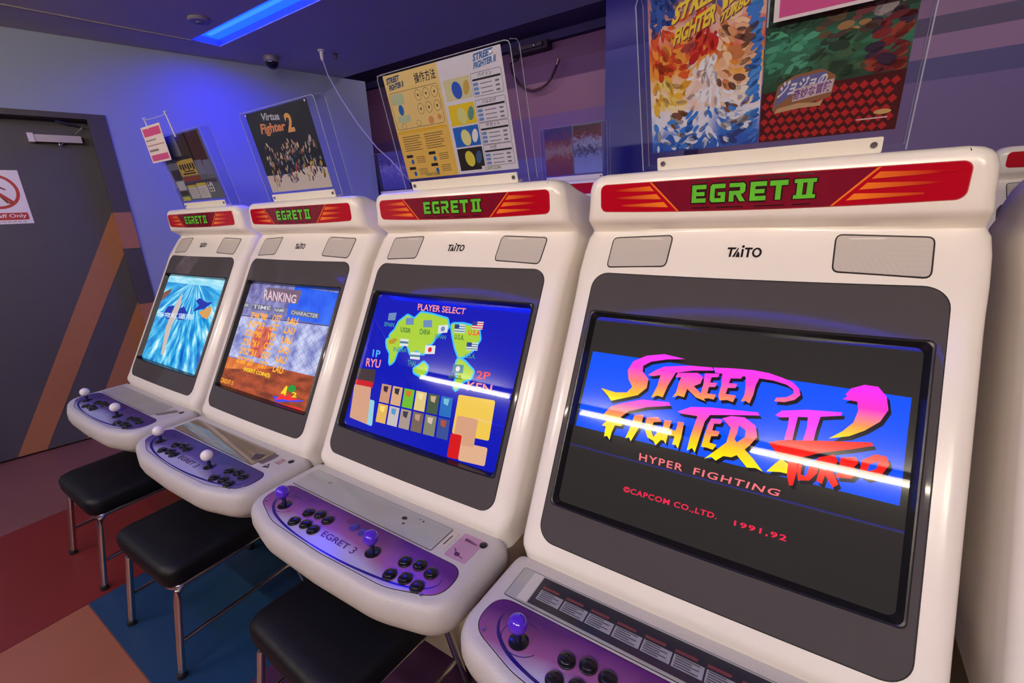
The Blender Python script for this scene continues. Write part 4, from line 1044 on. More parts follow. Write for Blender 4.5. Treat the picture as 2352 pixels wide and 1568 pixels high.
SAL = glow('salmon_text', (255, 150, 150), 1.0); CYT = glow('cyan_text', (90, 180, 250)); RDT = glow('red_caps', (250, 50, 60)); TEA = glow('teal_caps', (70, 150, 150)); GRN = glow('green_caps', (60, 110, 60))
a.text('PLAYER SELECT', T['player'], SAL, 3, bold=0.02)
a.text('1P', T['p1'], CYT, 3, bold=0.02); a.text('RYU', T['ryu'], SAL, 3, bold=0.02)
a.text('2P', T['p2'], RDT, 3, bold=0.02); a.text('KEN', T['ken'], SAL, 3, bold=0.02)
for k, w, m in (('spain', 'SPAIN', TEA), ('ussr', 'USSR', GRN), ('china', 'CHINA', GRN), ('japan', 'JAPAN', TEA), ('usa1', 'U.S.A.', GRN), ('usa2', 'U.S.A', RDT), ('usa3', 'U.S.A.', TEA), ('india', 'INDIA', TEA), ('thai', 'THAI', TEA), ('brazil', 'BRAZIL', GRN)):
    a.text(w, T[k], m, 7, bold=0.02)
# plain coloured tiles where the picture has portraits
tl, tr_, br, bl_ = LIT['tilesC']
def q4(u, v):
    return tuple((tl[i] * (1 - u) + tr_[i] * u) * (1 - v) + (bl_[i] * (1 - u) + br[i] * u) * v for i in (0, 1))
tcol = [(206, 150, 120), (216, 170, 130), (110, 190, 50), (226, 200, 130), (70, 90, 70), (40, 110, 190), (230, 180, 90), (200, 190, 190), (170, 150, 140), (120, 100, 90), (130, 130, 110), (60, 80, 150)]
tco2 = [(60, 40, 60), (50, 50, 60), (220, 110, 40), (240, 220, 160), (200, 170, 140), (120, 190, 220), (250, 220, 110), (90, 150, 200), (60, 60, 70), (190, 150, 130), (210, 190, 170), (180, 80, 60)]
for k in range(12):
    r_, cc = divmod(k, 6)
    u0, u1 = cc / 6 + 0.012, (cc + 1) / 6 - 0.012
    v0, v1 = r_ / 2 + 0.02, (r_ + 1) / 2 - 0.02
    a.poly('tile', [q4(u0, v0), q4(u1, v0), q4(u1, v1), q4(u0, v1)], glow('tile_%d' % k, tcol[k]), 3)
    a.poly('tile_patch', [q4(u0 + 0.03, v0 + 0.05), q4(u1 - 0.04, v0 + 0.04), q4(u1 - 0.05, v0 + 0.20), q4(u0 + 0.04, v0 + 0.17)], glow('tile_b_%d' % k, tco2[k]), 4)
def block(q, parts):
    g = lambda u, v: tuple((q[0][i] * (1 - u) + q[1][i] * u) * (1 - v) + (q[3][i] * (1 - u) + q[2][i] * u) * v for i in (0, 1))
    for n_, (u0, u1, v0, v1, col) in enumerate(parts):
        a.poly('colour_block', round_poly([g(u0, v0), g(u1, v0), g(u1, v1), g(u0, v1)], 0.006, 3), glow('block_%d_%d_%d' % col, col), 3 + (n_ % 3))
block(LIT['portC']['left'], [(0.15, 0.9, 0.02, 0.30, (70, 56, 60)), (0.12, 0.85, 0.24, 0.36, (206, 30, 40)), (0.10, 0.80, 0.34, 0.98, (214, 160, 130)), (0.72, 0.98, 0.55, 0.98, (150, 206, 226))])
block(LIT['portC']['right'], [(0.04, 0.94, 0.02, 0.62, (242, 200, 80)), (0.10, 0.62, 0.34, 0.76, (216, 160, 128)), (0.02, 0.30, 0.62, 0.98, (214, 24, 26)), (0.30, 0.94, 0.72, 0.99, (226, 176, 140))])

# ---- second machine: ranking picture
def noise_glow(name, c0, c1, scale, stretch=(1, 1, 1), s=1.0, detail=4, lo=0.35, hi=0.65):
    m = glow(name, c0, s)
    nt = m.node_tree
    b = nt.nodes['Principled BSDF']
    tc = nt.nodes.new('ShaderNodeTexCoord'); mp = nt.nodes.new('ShaderNodeMapping')
    mp.inputs['Scale'].default_value = stretch
    n = nt.nodes.new('ShaderNodeTexNoise'); n.inputs['Scale'].default_value = scale; n.inputs['Detail'].default_value = detail
    nt.links.new(tc.outputs['Object'], mp.inputs[0]); nt.links.new(mp.outputs[0], n.inputs['Vector'])
    rp = nt.nodes.new('ShaderNodeValToRGB')
    rp.color_ramp.elements[0].position = lo; rp.color_ramp.elements[0].color = lin(*c0)
    rp.color_ramp.elements[1].position = hi; rp.color_ramp.elements[1].color = lin(*c1)
    nt.links.new(n.outputs['Fac'], rp.inputs[0]); nt.links.new(rp.outputs[0], b.inputs['Emission Color'])
    return m
c, s = CABS[1]
a = Art(s, scr, 0.00022, 0.0004)
B = LIT['B']
for k in ('sky', 'fence'):
    B[k] = [((0.2895, y) if x > 0.15 else (x, y)) for x, y in B[k]]
B['ground'] = [((0.2895, y) if x > 0.15 and i < 2 else (x, y)) for i, (x, y) in enumerate(B['ground'])]
a.poly('picture_ground', loop_rect(-0.291, 0.291, 0.098, 0.527, 0.014), noise_glow('stone', (96, 92, 150), (150, 148, 205), 34), 0)
a.poly('sky', B['sky'], noise_glow('vf_sky', (10, 80, 235), (60, 120, 250), 9), 1)
a.poly('mesh_wall', B['fence'], noise_glow('fence_back', (110, 116, 190), (205, 210, 245), 18), 1)
# wire fence: slanting wires both ways
q = B['fence']
g = lambda u, v: tuple((q[0][i] * (1 - u) + q[1][i] * u) * (1 - v) + (q[3][i] * (1 - u) + q[2][i] * u) * v for i in (0, 1))
wires = []
for k in range(-14, 30):
    for d in (-1, 1):
        u0 = k / 14.0
        seg = []
        for v in (0, 1):
            u = u0 + d * 0.42 * v
            seg.append((u, v))
        (ua, va), (ub, vb) = seg
        lo = [t for t in (0, 1)]
        # clip to the field
        t0, t1 = 0.0, 1.0
        if ub != ua:
            for bound in (0.0, 1.0):
                t = (bound - ua) / (ub - ua)
                if (ub > ua) == (bound == 0.0): t0 = max(t0, t)
                else: t1 = min(t1, t)
        if t1 - t0 < 0.03: continue
        A_, B_ = g(ua + (ub - ua) * t0, t0), g(ua + (ub - ua) * t1, t1)
        wires.append([(A_[0] - 0.0007, A_[1]), (A_[0] + 0.0007, A_[1]), (B_[0] + 0.0007, B_[1]), (B_[0] - 0.0007, B_[1])])
tag(a.polys('fence_wire', wires, glow('wire', (50, 56, 120)), 2), None, kind='stuff')
a.poly('rail', [g(0, 0), g(1, 0), g(1, 0.02), g(0, 0.02)], glow('wire', (50, 56, 120)), 3)
gr = [B['ground'][0], B['ground'][1], (0.289, 0.525), (-0.289, 0.525), ]
a.poly('street', gr, noise_glow('street', (120, 50, 20), (190, 84, 40), 14, (1, 3, 3)), 2)
q2 = B['ground']
a.poly('warm_patch', [(q2[0][0], q2[0][1]), (q2[0][0] * 0.4 + q2[1][0] * 0.6, q2[0][1] * 0.4 + q2[1][1] * 0.6), (-0.05, 0.43), (-0.285, 0.46)], noise_glow('warm', (200, 90, 30), (240, 140, 60), 22), 3)
a.polys('red_patch', [[(-0.15, 0.27), (-0.05, 0.265), (-0.04, 0.33), (-0.07, 0.39), (-0.14, 0.385), (-0.165, 0.33)]], noise_glow('redp', (190, 60, 40), (226, 130, 110), 26), 3)
a.poly('plate', B['plate'], glow('plate', (120, 96, 116)), 3)
RK = glow('rank_text', (226, 196, 210)); OR = glow('orange_text', (255, 170, 40), 1.05)
a.text('RANKING', B['rank'], RK, 4, bold=0.02)
for k, w in (('h1', 'RANK'), ('h2', 'TIME'), ('h3', 'NAME'), ('h4', 'CHARACTER')):
    qq = B[k]
    a.poly('head_plate', [(qq[0][0] - 0.004, qq[0][1] - 0.003), (qq[2][0] + 0.004, qq[2][1] - 0.003), (qq[3][0] + 0.004, qq[3][1] + 0.003), (qq[1][0] - 0.004, qq[1][1] + 0.003)], glow('plate2', (96, 96, 116)), 3)
    a.text(w, qq, glow('head_text', (205, 205, 215)), 4, bold=0.015)
for r_, (w, nm) in enumerate((("2'46\"88", 'CGT'), ("2'47\"53", 'CGT'), ("2'50\"90", 'VF2'), ("2'51\"61", 'CGT'), ("2'52\"31", 'CGT'), ("2'53\"20", 'CGT'))):
    for word, (xa, xb, sa_) in ((w, B['cols'][0]), (nm, B['cols'][1]), ('LAU', B['cols'][2])):
        y0 = sa_ + B['pitch'] * r_
        a.text(word, ((xa, y0), (xa, y0 + 0.0265), (xb, y0), (xb, y0 + 0.0265)), OR, 5, bold=0.035)
a.text('INSERT COIN(S)', B['ins'], glow('yellow_text', (255, 225, 30), 1.05), 5, bold=0.02)
a.text('CREDIT 0', B['cred'], OR, 5, bold=0.02)
a.poly('logo_blue', B['am_b'], glow('logo_blue', (60, 70, 240)), 4)
a.poly('logo_yellow', B['am_y'], glow('logo_yellow', (255, 220, 30)), 5)
a.poly('logo_green', B['am_g'], glow('logo_green', (30, 150, 50)), 4)
a.poly('logo_red', B['am_r'], glow('logo_red', (250, 40, 40)), 6)
a.poly('logo_red', B['am_r2'], glow('logo_red', (250, 40, 40)), 4)
a.text('2', B['am2'], glow('logo_yellow', (255, 220, 30)), 7, bold=0.03)

# ---- first machine: sky picture
def cloud_glow():
    m = glow('cloud_sky', (40, 150, 220), 1.05)
    nt = m.node_tree
    b = nt.nodes['Principled BSDF']
    tc = nt.nodes.new('ShaderNodeTexCoord'); sp = nt.nodes.new('ShaderNodeSeparateXYZ')
    nt.links.new(tc.outputs['Object'], sp.inputs[0])
    # rays from a point near the top: angle and log distance
    zz = nt.nodes.new('ShaderNodeMath'); zz.operation = 'SUBTRACT'; zz.inputs[0].default_value = 1.055
    nt.links.new(sp.outputs[2], zz.inputs[1])
    at_ = nt.nodes.new('ShaderNodeMath'); at_.operation = 'ARCTAN2'
    nt.links.new(sp.outputs[0], at_.inputs[0]); nt.links.new(zz.outputs[0], at_.inputs[1])
    cb = nt.nodes.new('ShaderNodeCombineXYZ')
    m1 = nt.nodes.new('ShaderNodeMath'); m1.operation = 'MULTIPLY'; m1.inputs[1].default_value = 5.0
    nt.links.new(at_.outputs[0], m1.inputs[0]); nt.links.new(m1.outputs[0], cb.inputs[0])
    m2 = nt.nodes.new('ShaderNodeMath'); m2.operation = 'MULTIPLY'; m2.inputs[1].default_value = 7.0
    nt.links.new(zz.outputs[0], m2.inputs[0]); nt.links.new(m2.outputs[0], cb.inputs[1])
    n = nt.nodes.new('ShaderNodeTexNoise'); n.inputs['Scale'].default_value = 1.6; n.inputs['Detail'].default_value = 6
    nt.links.new(cb.outputs[0], n.inputs['Vector'])
    rp = nt.nodes.new('ShaderNodeValToRGB')
    e = rp.color_ramp.elements
    e[0].position = 0.34; e[0].color = lin(10, 96, 190)
    e[1].position = 0.68; e[1].color = lin(226, 248, 255)
    k = e.new(0.48); k.color = lin(40, 160, 222)
    k = e.new(0.56); k.color = lin(110, 206, 240)
    nt.links.new(n.outputs['Fac'], rp.inputs[0]); nt.links.new(rp.outputs[0], b.inputs['Emission Color'])
    return m
c, s = CABS[0]
a = Art(s, scr, 0.00022, 0.0004)
A = LIT['A']
a.poly('picture_ground', loop_rect(-0.291, 0.291, 0.098, 0.527, 0.010), cloud_glow(), 0)
a.poly('haze_band', [(-0.285, 0.101), (0.285, 0.101), (0.285, 0.135), (-0.285, 0.135)], noise_glow('haze', (120, 214, 240), (190, 236, 250), 12, (1, 6, 6)), 1)
a.poly('craft_body', A['body'], glow('craft_tan', (206, 190, 180)), 3)
a.poly('craft_wing', A['wing1'], glow('craft_blue', (30, 50, 170)), 2)
a.poly('craft_wing', A['wing2'], glow('craft_blue', (30, 50, 170)), 2)
a.poly('craft_wing', A['pl2'], glow('craft_blue', (30, 50, 170)), 2)
a.poly('craft_nose', A['pl2b'], glow('craft_orange', (220, 160, 90)), 3)
a.poly('craft_wing', A['pl3'], glow('craft_brown', (120, 84, 80)), 2)
a.text('\u84bc\u7a79\u7d05\u84ee\u968a', A['txt'], glow('pale_text', (205, 232, 250)), 4, bold=0.01)

# extra print on the panels
for i in (1, 2):
    c, s = CABS[i]
    b = Art(c, lambda px, py, h: (px, py, 0.5716 + h))
    b.text('EGRET', ((-0.052, -0.524), (-0.045, -0.541), (0.048, -0.524), (0.055, -0.541)), mat('overlay_dark_text', lin(74, 34, 74), rough=0.25), 1, bold=0.012, shear=0.15)
    b.text('3', ((0.057, -0.5235), (0.063, -0.543), (0.072, -0.5235), (0.078, -0.543)), mat('overlay_dark_text', lin(74, 34, 74), rough=0.25), 1, shear=0.2)
# purple card beside the tray of the third machine
c, s = CABS[2]
CARD = mat('card_lilac', lin(176, 138, 166), rough=0.3, noise=(26, 0.16))
MB().prism(round_poly(rect(0.256, 0.316, -0.436, -0.357), 0.006, 3), 0.5698, 0.5708).build('label_card', CARD, c)
b = Art(c, lambda px, py, h: (px, py, 0.5708 + h))
PL = mat('card_plum', lin(96, 40, 84), rough=0.3)
b.polys('card_print', [[(0.270 + 0.006 * k, -0.372 - 0.0012 * k), (0.274 + 0.006 * k, -0.368 - 0.0012 * k), (0.276 + 0.006 * k, -0.376), (0.272 + 0.006 * k, -0.380)] for k in range(6)] + [ellipse(0.283, -0.421, 0.007, 0.006, 12), [(0.266, -0.409), (0.268, -0.408), (0.281, -0.420), (0.279, -0.421)], [(0.288, -0.422), (0.289, -0.424), (0.302, -0.427), (0.302, -0.425)]], PL, 1)
# warning mark and red print on the second machine
c, s = CABS[1]
b = Art(c, lambda px, py, h: (px, py, 0.5700 + h))
b.poly('warning_mark', [(0.262, -0.432), (0.288, -0.426), (0.266, -0.408)], mat('warn_black', lin(40, 36, 50)), 1)
b.poly('warning_mark', [(0.267, -0.425), (0.278, -0.422), (0.268, -0.414)], mat('warn_pale', lin(170, 165, 175)), 2)
b.polys('red_print', [rect(0.276, 0.300, -0.398 + 0.007 * k, -0.3945 + 0.007 * k) for k in range(4)], mat('warn_red', lin(150, 90, 100)), 1)
b.poly('slot_patch', round_poly(rect(0.226, 0.250, -0.424, -0.366), 0.008, 4), mat('slot_brown', lin(96, 84, 88), rough=0.4), 5)
b.poly('worn_patch', [(0.165, -0.40), (0.20, -0.385), (0.214, -0.41), (0.19, -0.425)], mat('worn_dark', lin(74, 66, 66), rough=0.5), 6)
c, s = CABS[0]
b = Art(c, lambda px, py, h: (px, py, 0.5700 + h))
b.poly('slot_patch', [(0.232, -0.43), (0.254, -0.43), (0.30, -0.37), (0.27, -0.37)], mat('worn_grey', lin(120, 112, 108), rough=0.5, noise=(120, 0.5)), 5)
# marks on the tray of the third machine
c, s = CABS[2]
b = Art(c, lambda px, py, h: (px, py, 0.5712 + h))
b.polys('tray_mark', [ellipse(-0.218, -0.388, 0.008, 0.004, 12, 0.4)], mat('tray_dent', lin(120, 120, 118)), 1)
b.polys('tray_mark', [ellipse(0.088, -0.392, 0.008, 0.006, 12), ellipse(0.10, -0.408, 0.004, 0.003, 10), ellipse(0.14, -0.378, 0.003, 0.003, 8), ellipse(0.128, -0.376, 0.002, 0.002, 8)], mat('tray_black', lin(34, 34, 36)), 2)
# dark move list in the tray of the nearest machine
c, s = CABS[3]
b = Art(c, lambda px, py, h: (px, py, 0.5712 + h))
b.poly('list_sheet', rect(-0.268, 0.215, -0.436, -0.366), mat('list_dark', lin(44, 44, 54), rough=0.2, noise=(20, 0.2)), 1)
b.poly('list_edge', rect(-0.292, -0.270, -0.438, -0.364), mat('list_pale', lin(196, 196, 190), rough=0.3), 1)
for k in range(9):
    x0 = -0.258 + k * 0.052
    b.poly('list_block', rect(x0, x0 + 0.049, -0.421, -0.396), mat('list_white', lin(150, 152, 160), rough=0.3, noise=(90, 0.3)), 2)
    b.poly('list_heading', rect(x0, x0 + 0.036, -0.392, -0.386), mat('list_red', lin(112, 56, 62), rough=0.3, noise=(200, 0.4)), 2)
    b.polys('list_print', [rect(x0 + 0.003, x0 + 0.030 + 0.012 * ((k + j) % 2), -0.4185 + 0.0046 * j, -0.4165 + 0.0046 * j) for j in range(5)], mat('list_ink', lin(60, 62, 76)), 3)

# ------------------------------------------------------------------ poster holders on the hoods
HX, HY, HZ = 0.0, 0.046, 1.3885
def frame_at(cabloc, yaw, lean, dz=0.0, name='poster_holder', label='', cat='poster holder', group=None, ox=0.0):
    o = thing(name, (0, 0, 0), label, cat, group)
    base = Matrix.Translation(Vector(cabloc)) @ Matrix.Rotation(yaw, 4, 'Z') @ Matrix.Translation((ox, HY, HZ + dz)) @ Matrix.Rotation(math.pi / 2 + lean, 4, 'X')
    o.matrix_world = base
    return o
def acrylic_meshes(w, h):
    f = MB()
    # two clear sheets with the print between them, side walls running back
    f.box(-w, w, -0.010, h, 0.0022, 0.0040)
    side = MB().box(-0.0011, 0.0011, -0.012, h, -0.040, 0.0022)
    edge = MB()
    edge.tube([(-w, -0.012, 0.003), (-w, h - 0.012, 0.003), (-w + 0.004, h - 0.003, 0.003), (-w + 0.014, h, 0.003), (w - 0.014, h, 0.003), (w - 0.004, h - 0.003, 0.003), (w, h - 0.012, 0.003), (w, -0.012, 0.003)], 0.0013, 6)
    for sg_ in (-1, 1):
        edge.tube([(sg_ * w, -0.012, -0.040), (sg_ * w, h - 0.01, -0.040), (sg_ * w, h, -0.030), (sg_ * w, h, 0.0)], 0.0012, 6)
    return f.mesh('front_sheet', ACRYLIC), side.mesh('side_wall', ACRYLIC), edge.mesh('polished_edge', ACEDGE, 50)
AF, AS, AE = acrylic_meshes(0.2260, 0.304)
PLATEM = mat('holder_white', lin(226, 220, 208), rough=0.2, noise=(8, 0.03))
BASEP = MB().prism(round_poly(rect(-0.193, 0.193, -0.0135, 0.0125), 0.003, 3), 0.0042, 0.0070).mesh('base_plate', PLATEM)
FOOT = MB().box(-0.19, 0.19, -0.0155, -0.009, -0.020, 0.0042).mesh('foot', PLATEM)
def holder(cabloc, yaw, lean, label, group, dz=0.0, ox=0.0):
    o = frame_at(cabloc, yaw, lean, dz, 'poster_holder', label, 'poster holder', group, ox)
    link('front_sheet', AF, o)
    for sx in (-0.2249, 0.2249):
        k = link('side_wall', AS, o); k.location = (sx, 0, 0)
    link('polished_edge', AE, o)
    link('base_plate', BASEP, o); link('foot', FOOT, o)
    for x in (-0.181, 0.181):
        k = link('screw', SCR, o); k.location = (x, 0.0, 0.0070); k.scale = (1.5, 1.5, 1.5)
    return o
def poster(cabloc, yaw, lean, label, cat, dz=0.0, ox=0.0, x0=-0.203, x1=0.203, y0=0.020, y1=0.299, m=None, group=None, name='poster'):
    o = frame_at(cabloc, yaw, lean, dz, name, label, cat, group, ox)
    MB().box(x0, x1, y0, y1, 0.0004, 0.0010).build('sheet', m, o)
    return o, Art(o, lambda x, y, h: (x, y, 0.0010 + h), 0.00012, 0.00005)
LEAN = [math.atan(v) for v in (0.20, 0.19, 0.23, 0.27)]
LOC = [(BX[i] + DX[i], DY[i], 0) for i in range(4)]
HG = 'clear poster holders on the front row'
for i, l in enumerate(('clear acrylic holder with a collage flyer, on the machine nearest the door', 'clear acrylic holder with the black poster, above the ranking screen', 'clear acrylic holder with the yellow and white sheet, above the map screen', 'clear acrylic holder with two upright posters, on the nearest machine')):
    holder(LOC[i], DA[i], LEAN[i], l, HG)

def tk(o, x, y, r=0.0035):
    b = MB().lathe([(r, 0), (r * 0.8, 0.0015), (0.0004, 0.0022)], 10, (x, y, 0.0042)).build('pin', mat('pin_white', lin(235, 235, 240), rough=0.2), o)
    return b

# -- collage flyer
GREYB = mat('collage_ground', lin(104, 108, 116), rough=0.4, noise=(12, 0.2))
o, a = poster(LOC[0], DA[0], LEAN[0], 'collage flyer of small printed cards leaning above the leftmost machine', 'flyer', m=GREYB, name='flyer')
for nm, (x0, x1, y0, y1), col in [('photo_patch', (-0.10, -0.02, 0.18, 0.295), (120, 124, 128)), ('photo_patch', (-0.02, 0.08, 0.19, 0.295), (66, 50, 44)), ('photo_patch', (0.06, 0.19, 0.16, 0.295), (74, 44, 40)), ('header', (-0.10, 0.04, 0.196, 0.212), (40, 44, 52)), ('yellow_card', (-0.10, 0.055, 0.128, 0.196), (196, 162, 66)), ('grey_card', (0.065, 0.125, 0.125, 0.185), (120, 120, 146)), ('grey_card', (0.132, 0.19, 0.12, 0.18), (116, 116, 146)), ('dark_card', (-0.19, -0.11, 0.115, 0.16), (50, 46, 62)), ('red_strip', (-0.10, 0.06, 0.105, 0.125), (140, 66, 46)), ('white_card', (-0.185, -0.11, 0.07, 0.11), (186, 184, 188)), ('dark_band', (-0.11, 0.19, 0.088, 0.104), (74, 66, 84)), ('white_card', (-0.095, -0.012, 0.028, 0.088), (196, 192, 186)), ('white_card', (-0.006, 0.085, 0.026, 0.092), (204, 200, 194)), ('yellow_head', (-0.095, -0.012, 0.078, 0.088), (196, 180, 60)), ('yellow_head', (-0.006, 0.085, 0.080, 0.092), (206, 186, 60)), ('white_card', (0.095, 0.140, 0.05, 0.092), (206, 206, 206)), ('dark_card', (-0.19, -0.11, 0.046, 0.066), (66, 60, 60)), ('green_card', (-0.19, -0.115, 0.040, 0.046), (84, 120, 74)), ('yellow_card', (-0.19, -0.115, 0.022, 0.040), (196, 190, 86))]:
    a.poly(nm, rect(x0, x1, y0, y1), ink('c_%d_%d_%d' % col, col), {'photo_patch': 0, 'header': 2, 'yellow_head': 3}.get(nm, 1))
DKI = ink('dark', (40, 38, 44))
a.polys('small_print', [rect(-0.088 + 0.024 * k, -0.072 + 0.024 * k, 0.158 - 0.006 * (k % 2), 0.178) for k in range(6)] + [rect(-0.08, 0.04, 0.134, 0.140), rect(-0.06, 0.03, 0.144, 0.149)], DKI, 4)
a.polys('small_print', [rect(x, x + 0.055, 0.036 + 0.010 * k, 0.0375 + 0.010 * k) for k in range(4) for x in (-0.085, 0.006)], ink('mid', (140, 138, 140)), 4)
a.polys('small_print', [ellipse(0.108 + 0.018 * (k % 2), 0.058 + 0.013 * (k // 2), 0.006, 0.005, 10) for k in range(5)], DKI, 4)
# -- pink and white card clipped to it
PINK = mat('pink_card', lin(206, 80, 138), rough=0.35, noise=(14, 0.06))
CWHITE = mat('card_white', lin(228, 216, 216), rough=0.35)
o = frame_at(LOC[0], DA[0], LEAN[0], 0, 'price_card', 'small white card with two pink bars hanging by clips above the leftmost machine', 'card')
q = [(-0.2086, 0.3607), (0.0023, 0.3574), (-0.0500, 0.199), (-0.2700, 0.2044)]
q = [(-0.222, 0.352), (-0.028, 0.352), (-0.062, 0.204), (-0.256, 0.204)]
cz = 0.030
MB().add([(x, y, cz) for x, y in q] + [(x, y, cz + 0.001) for x, y in q], [(3, 2, 1, 0), (4, 5, 6, 7), (0, 1, 5, 4), (1, 2, 6, 5), (2, 3, 7, 6), (3, 0, 4, 7)]).build('card_sheet', CWHITE, o)
a = Art(o, lambda u, v, h: ((q[0][0] * (1 - u) + q[1][0] * u) * (1 - v) + (q[3][0] * (1 - u) + q[2][0] * u) * v, (q[0][1] * (1 - u) + q[1][1] * u) * (1 - v) + (q[3][1] * (1 - u) + q[2][1] * u) * v, cz + 0.001 + h), 0.0003, 0.0002)
a.poly('pink_bar', rect(0.06, 0.94, 0.06, 0.27), PINK, 0); a.poly('pink_bar', rect(0.06, 0.94, 0.78, 0.95), PINK, 0)
a.poly('thin_bar', rect(0.06, 0.94, 0.505, 0.53), ink('mauve', (170, 110, 130)), 0)
a.polys('small_print', [rect(0.08 + 0.09 * k, 0.14 + 0.09 * k, 0.36, 0.40) for k in range(6)] + [rect(0.08 + 0.08 * k, 0.145 + 0.08 * k, 0.63, 0.69) for k in range(6)], ink('greytext', (120, 108, 112)), 1)
CLIP = mat('clip_clear', lin(215, 220, 230), rough=0.15)
for x in (-0.150, 0.060):
    MB().tube([(x, 0.34 if x < 0 else 0.285, cz), (x, 0.372, cz), (x + 0.005, 0.384, cz)], [0.004, 0.003, 0.008], 8).build('clip', CLIP, o)
MB().tube([(-0.150, 0.376, cz), (-0.05, 0.372, cz), (0.060, 0.374, cz)], 0.0012, 6).build('clip_thread', CLIP, o)

def strokes(a_, n, box_, colfn, size, ang, layer=1):
    """Loose printed brush marks, one mesh for each colour."""
    by = {}
    for k in range(n):
        x = random.uniform(box_[0], box_[1]); y = random.uniform(box_[2], box_[3])
        col = colfn(x, y)
        if col is None: continue
        r1 = random.uniform(size[0], size[1]); r2 = r1 * random.uniform(0.30, 0.6)
        x = min(max(x, box_[0] + r1), box_[1] - r1); y = min(max(y, box_[2] + r1), box_[3] - r1)
        by.setdefault((col, k % 3), []).append(ellipse(x, y, r1, r2, 9, random.gauss(ang(x, y), 0.35)))
    for (col, lay), lst in by.items():
        tag(a_.polys('printed_colour', lst, ink('b_%d_%d_%d' % col, col), layer + lay), None, kind='stuff')
pick = random.choice

# -- black poster
BLKP = mat('poster_black', lin(22, 22, 26), rough=0.3, noise=(8, 0.3))
o, a = poster(LOC[1], DA[1], LEAN[1], 'black poster with a pale floor and a crowd of colours above the ranking screen', 'poster', x0=-0.190, x1=0.183, m=BLKP)
a.poly('pale_floor', [(-0.190, 0.020), (0.183, 0.020), (0.183, 0.085), (0.10, 0.098), (-0.05, 0.080), (-0.190, 0.082)], ink('floor_cream', (214, 200, 184)), 0)
a.text('Virtua', ((-0.092, 0.290), (-0.095, 0.266), (0.012, 0.280), (0.010, 0.256)), ink('white_logo', (190, 190, 205)), 2, bold=0.03, shear=0.2)
a.text('Fighter', ((-0.125, 0.258), (-0.130, 0.215), (0.030, 0.250), (0.028, 0.212)), ink('orange_logo', (226, 140, 84)), 2, bold=0.035, shear=0.2)
a.text('2', ((0.036, 0.272), (0.034, 0.212), (0.078, 0.272), (0.076, 0.212)), ink('gold_logo', (230, 170, 90)), 2, bold=0.04)
def crowd(x, y):
    top = 0.178 + 0.016 * math.sin(x * 46 + 1.0) + 0.05 * x
    low = 0.062 + 0.020 * math.sin(x * 60)
    if y > top or y < low or abs(x - 0.01) > 0.158: return None
    h = (y - low) / (top - low)
    if h > 0.86: return pick([(196, 150, 120), (60, 44, 40), (214, 190, 150)])
    if h > 0.5: return pick([(196, 150, 124), (170, 170, 186), (60, 70, 100), (150, 90, 84), (110, 110, 70), (206, 180, 150), (30, 34, 46)])
    return pick([(170, 40, 50), (100, 120, 160), (50, 60, 96), (60, 64, 110), (196, 170, 60), (24, 28, 36), (30, 40, 50), (180, 150, 130)])
strokes(a, 420, (-0.165, 0.175, 0.030, 0.212), crowd, (0.005, 0.011), lambda x, y: 1.45)
tk(o, -0.184, 0.293); tk(o, 0.177, 0.293)

# -- yellow and white instruction sheet
YEL = mat('sheet_yellow', lin(226, 196, 120), rough=0.35, noise=(7, 0.05))
o, a = poster(LOC[2], DA[2], LEAN[2], 'instruction sheet, left half yellow and right half white, above the map screen', 'instruction sheet', x0=-0.205, x1=0.198, m=YEL, name='instruction_sheet')
WHT = ink('sheetwhite', (214, 210, 220)); NAVY = ink('navyprint', (36, 70, 110)); GOLD = ink('gold', (224, 178, 44)); PALEY = ink('paley', (226, 196, 120)); TEAL = ink('palegreen', (176, 190, 150)); BLU = ink('blueblob', (30, 96, 176)); BLK = ink('blk', (36, 34, 38)); BRN = ink('brn', (120, 96, 60))
a.poly('white_half', rect(-0.004, 0.198, 0.020, 0.299), WHT, 0)
a.poly('gold_field', rect(-0.205, -0.008, 0.020, 0.150), ink('goldfield', (226, 184, 84)), 0)
a.text('\u64cd\u4f5c\u65b9\u6cd5', ((-0.090, 0.288), (-0.090, 0.263), (-0.014, 0.288), (-0.014, 0.263)), BLK, 1, bold=0.015)
a.text('STREET', ((-0.196, 0.292), (-0.196, 0.276), (-0.142, 0.294), (-0.142, 0.280)), NAVY, 1, bold=0.05, shear=0.3)
a.text('FIGHTER II', ((-0.192, 0.274), (-0.192, 0.260), (-0.132, 0.278), (-0.132, 0.264)), NAVY, 1, bold=0.05, shear=0.3)
def outline(pts, w, m, layer):
    n = len(pts); i2 = inset(pts, w)
    h = a.base + layer * a.step
    return MB().add([a.mp(x, y, h) for x, y in pts + i2], [(i, (i + 1) % n, n + (i + 1) % n, n + i) for i in range(n)]).build('line_frame', m, o)
outline(round_poly(rect(-0.198, -0.014, 0.158, 0.254), 0.008, 3), 0.0012, BRN, 1)
a.poly('pale_patch', round_poly(rect(-0.194, -0.145, 0.222, 0.250), 0.006, 3), TEAL, 1)
a.poly('pale_patch', round_poly(rect(-0.186, -0.136, 0.176, 0.194), 0.006, 3), TEAL, 1)
a.poly('blue_ball', ellipse(-0.165, 0.208, 0.010, 0.014, 16), BLU, 2)
for r_ in range(2):
    for k in range(3):
        ce = (-0.090 + 0.030 * k, 0.236 - 0.034 * r_)
        outline(ellipse(ce[0], ce[1], 0.012, 0.014, 18), 0.0011, BRN, 2)
        a.poly('button_mark', ellipse(ce[0], ce[1], 0.0025, 0.0035, 8), BLK, 2)
for x, y in ((-0.168, 0.166), (-0.110, 0.168)):
    outline(ellipse(x, y, 0.009, 0.008, 14), 0.001, BRN, 2)
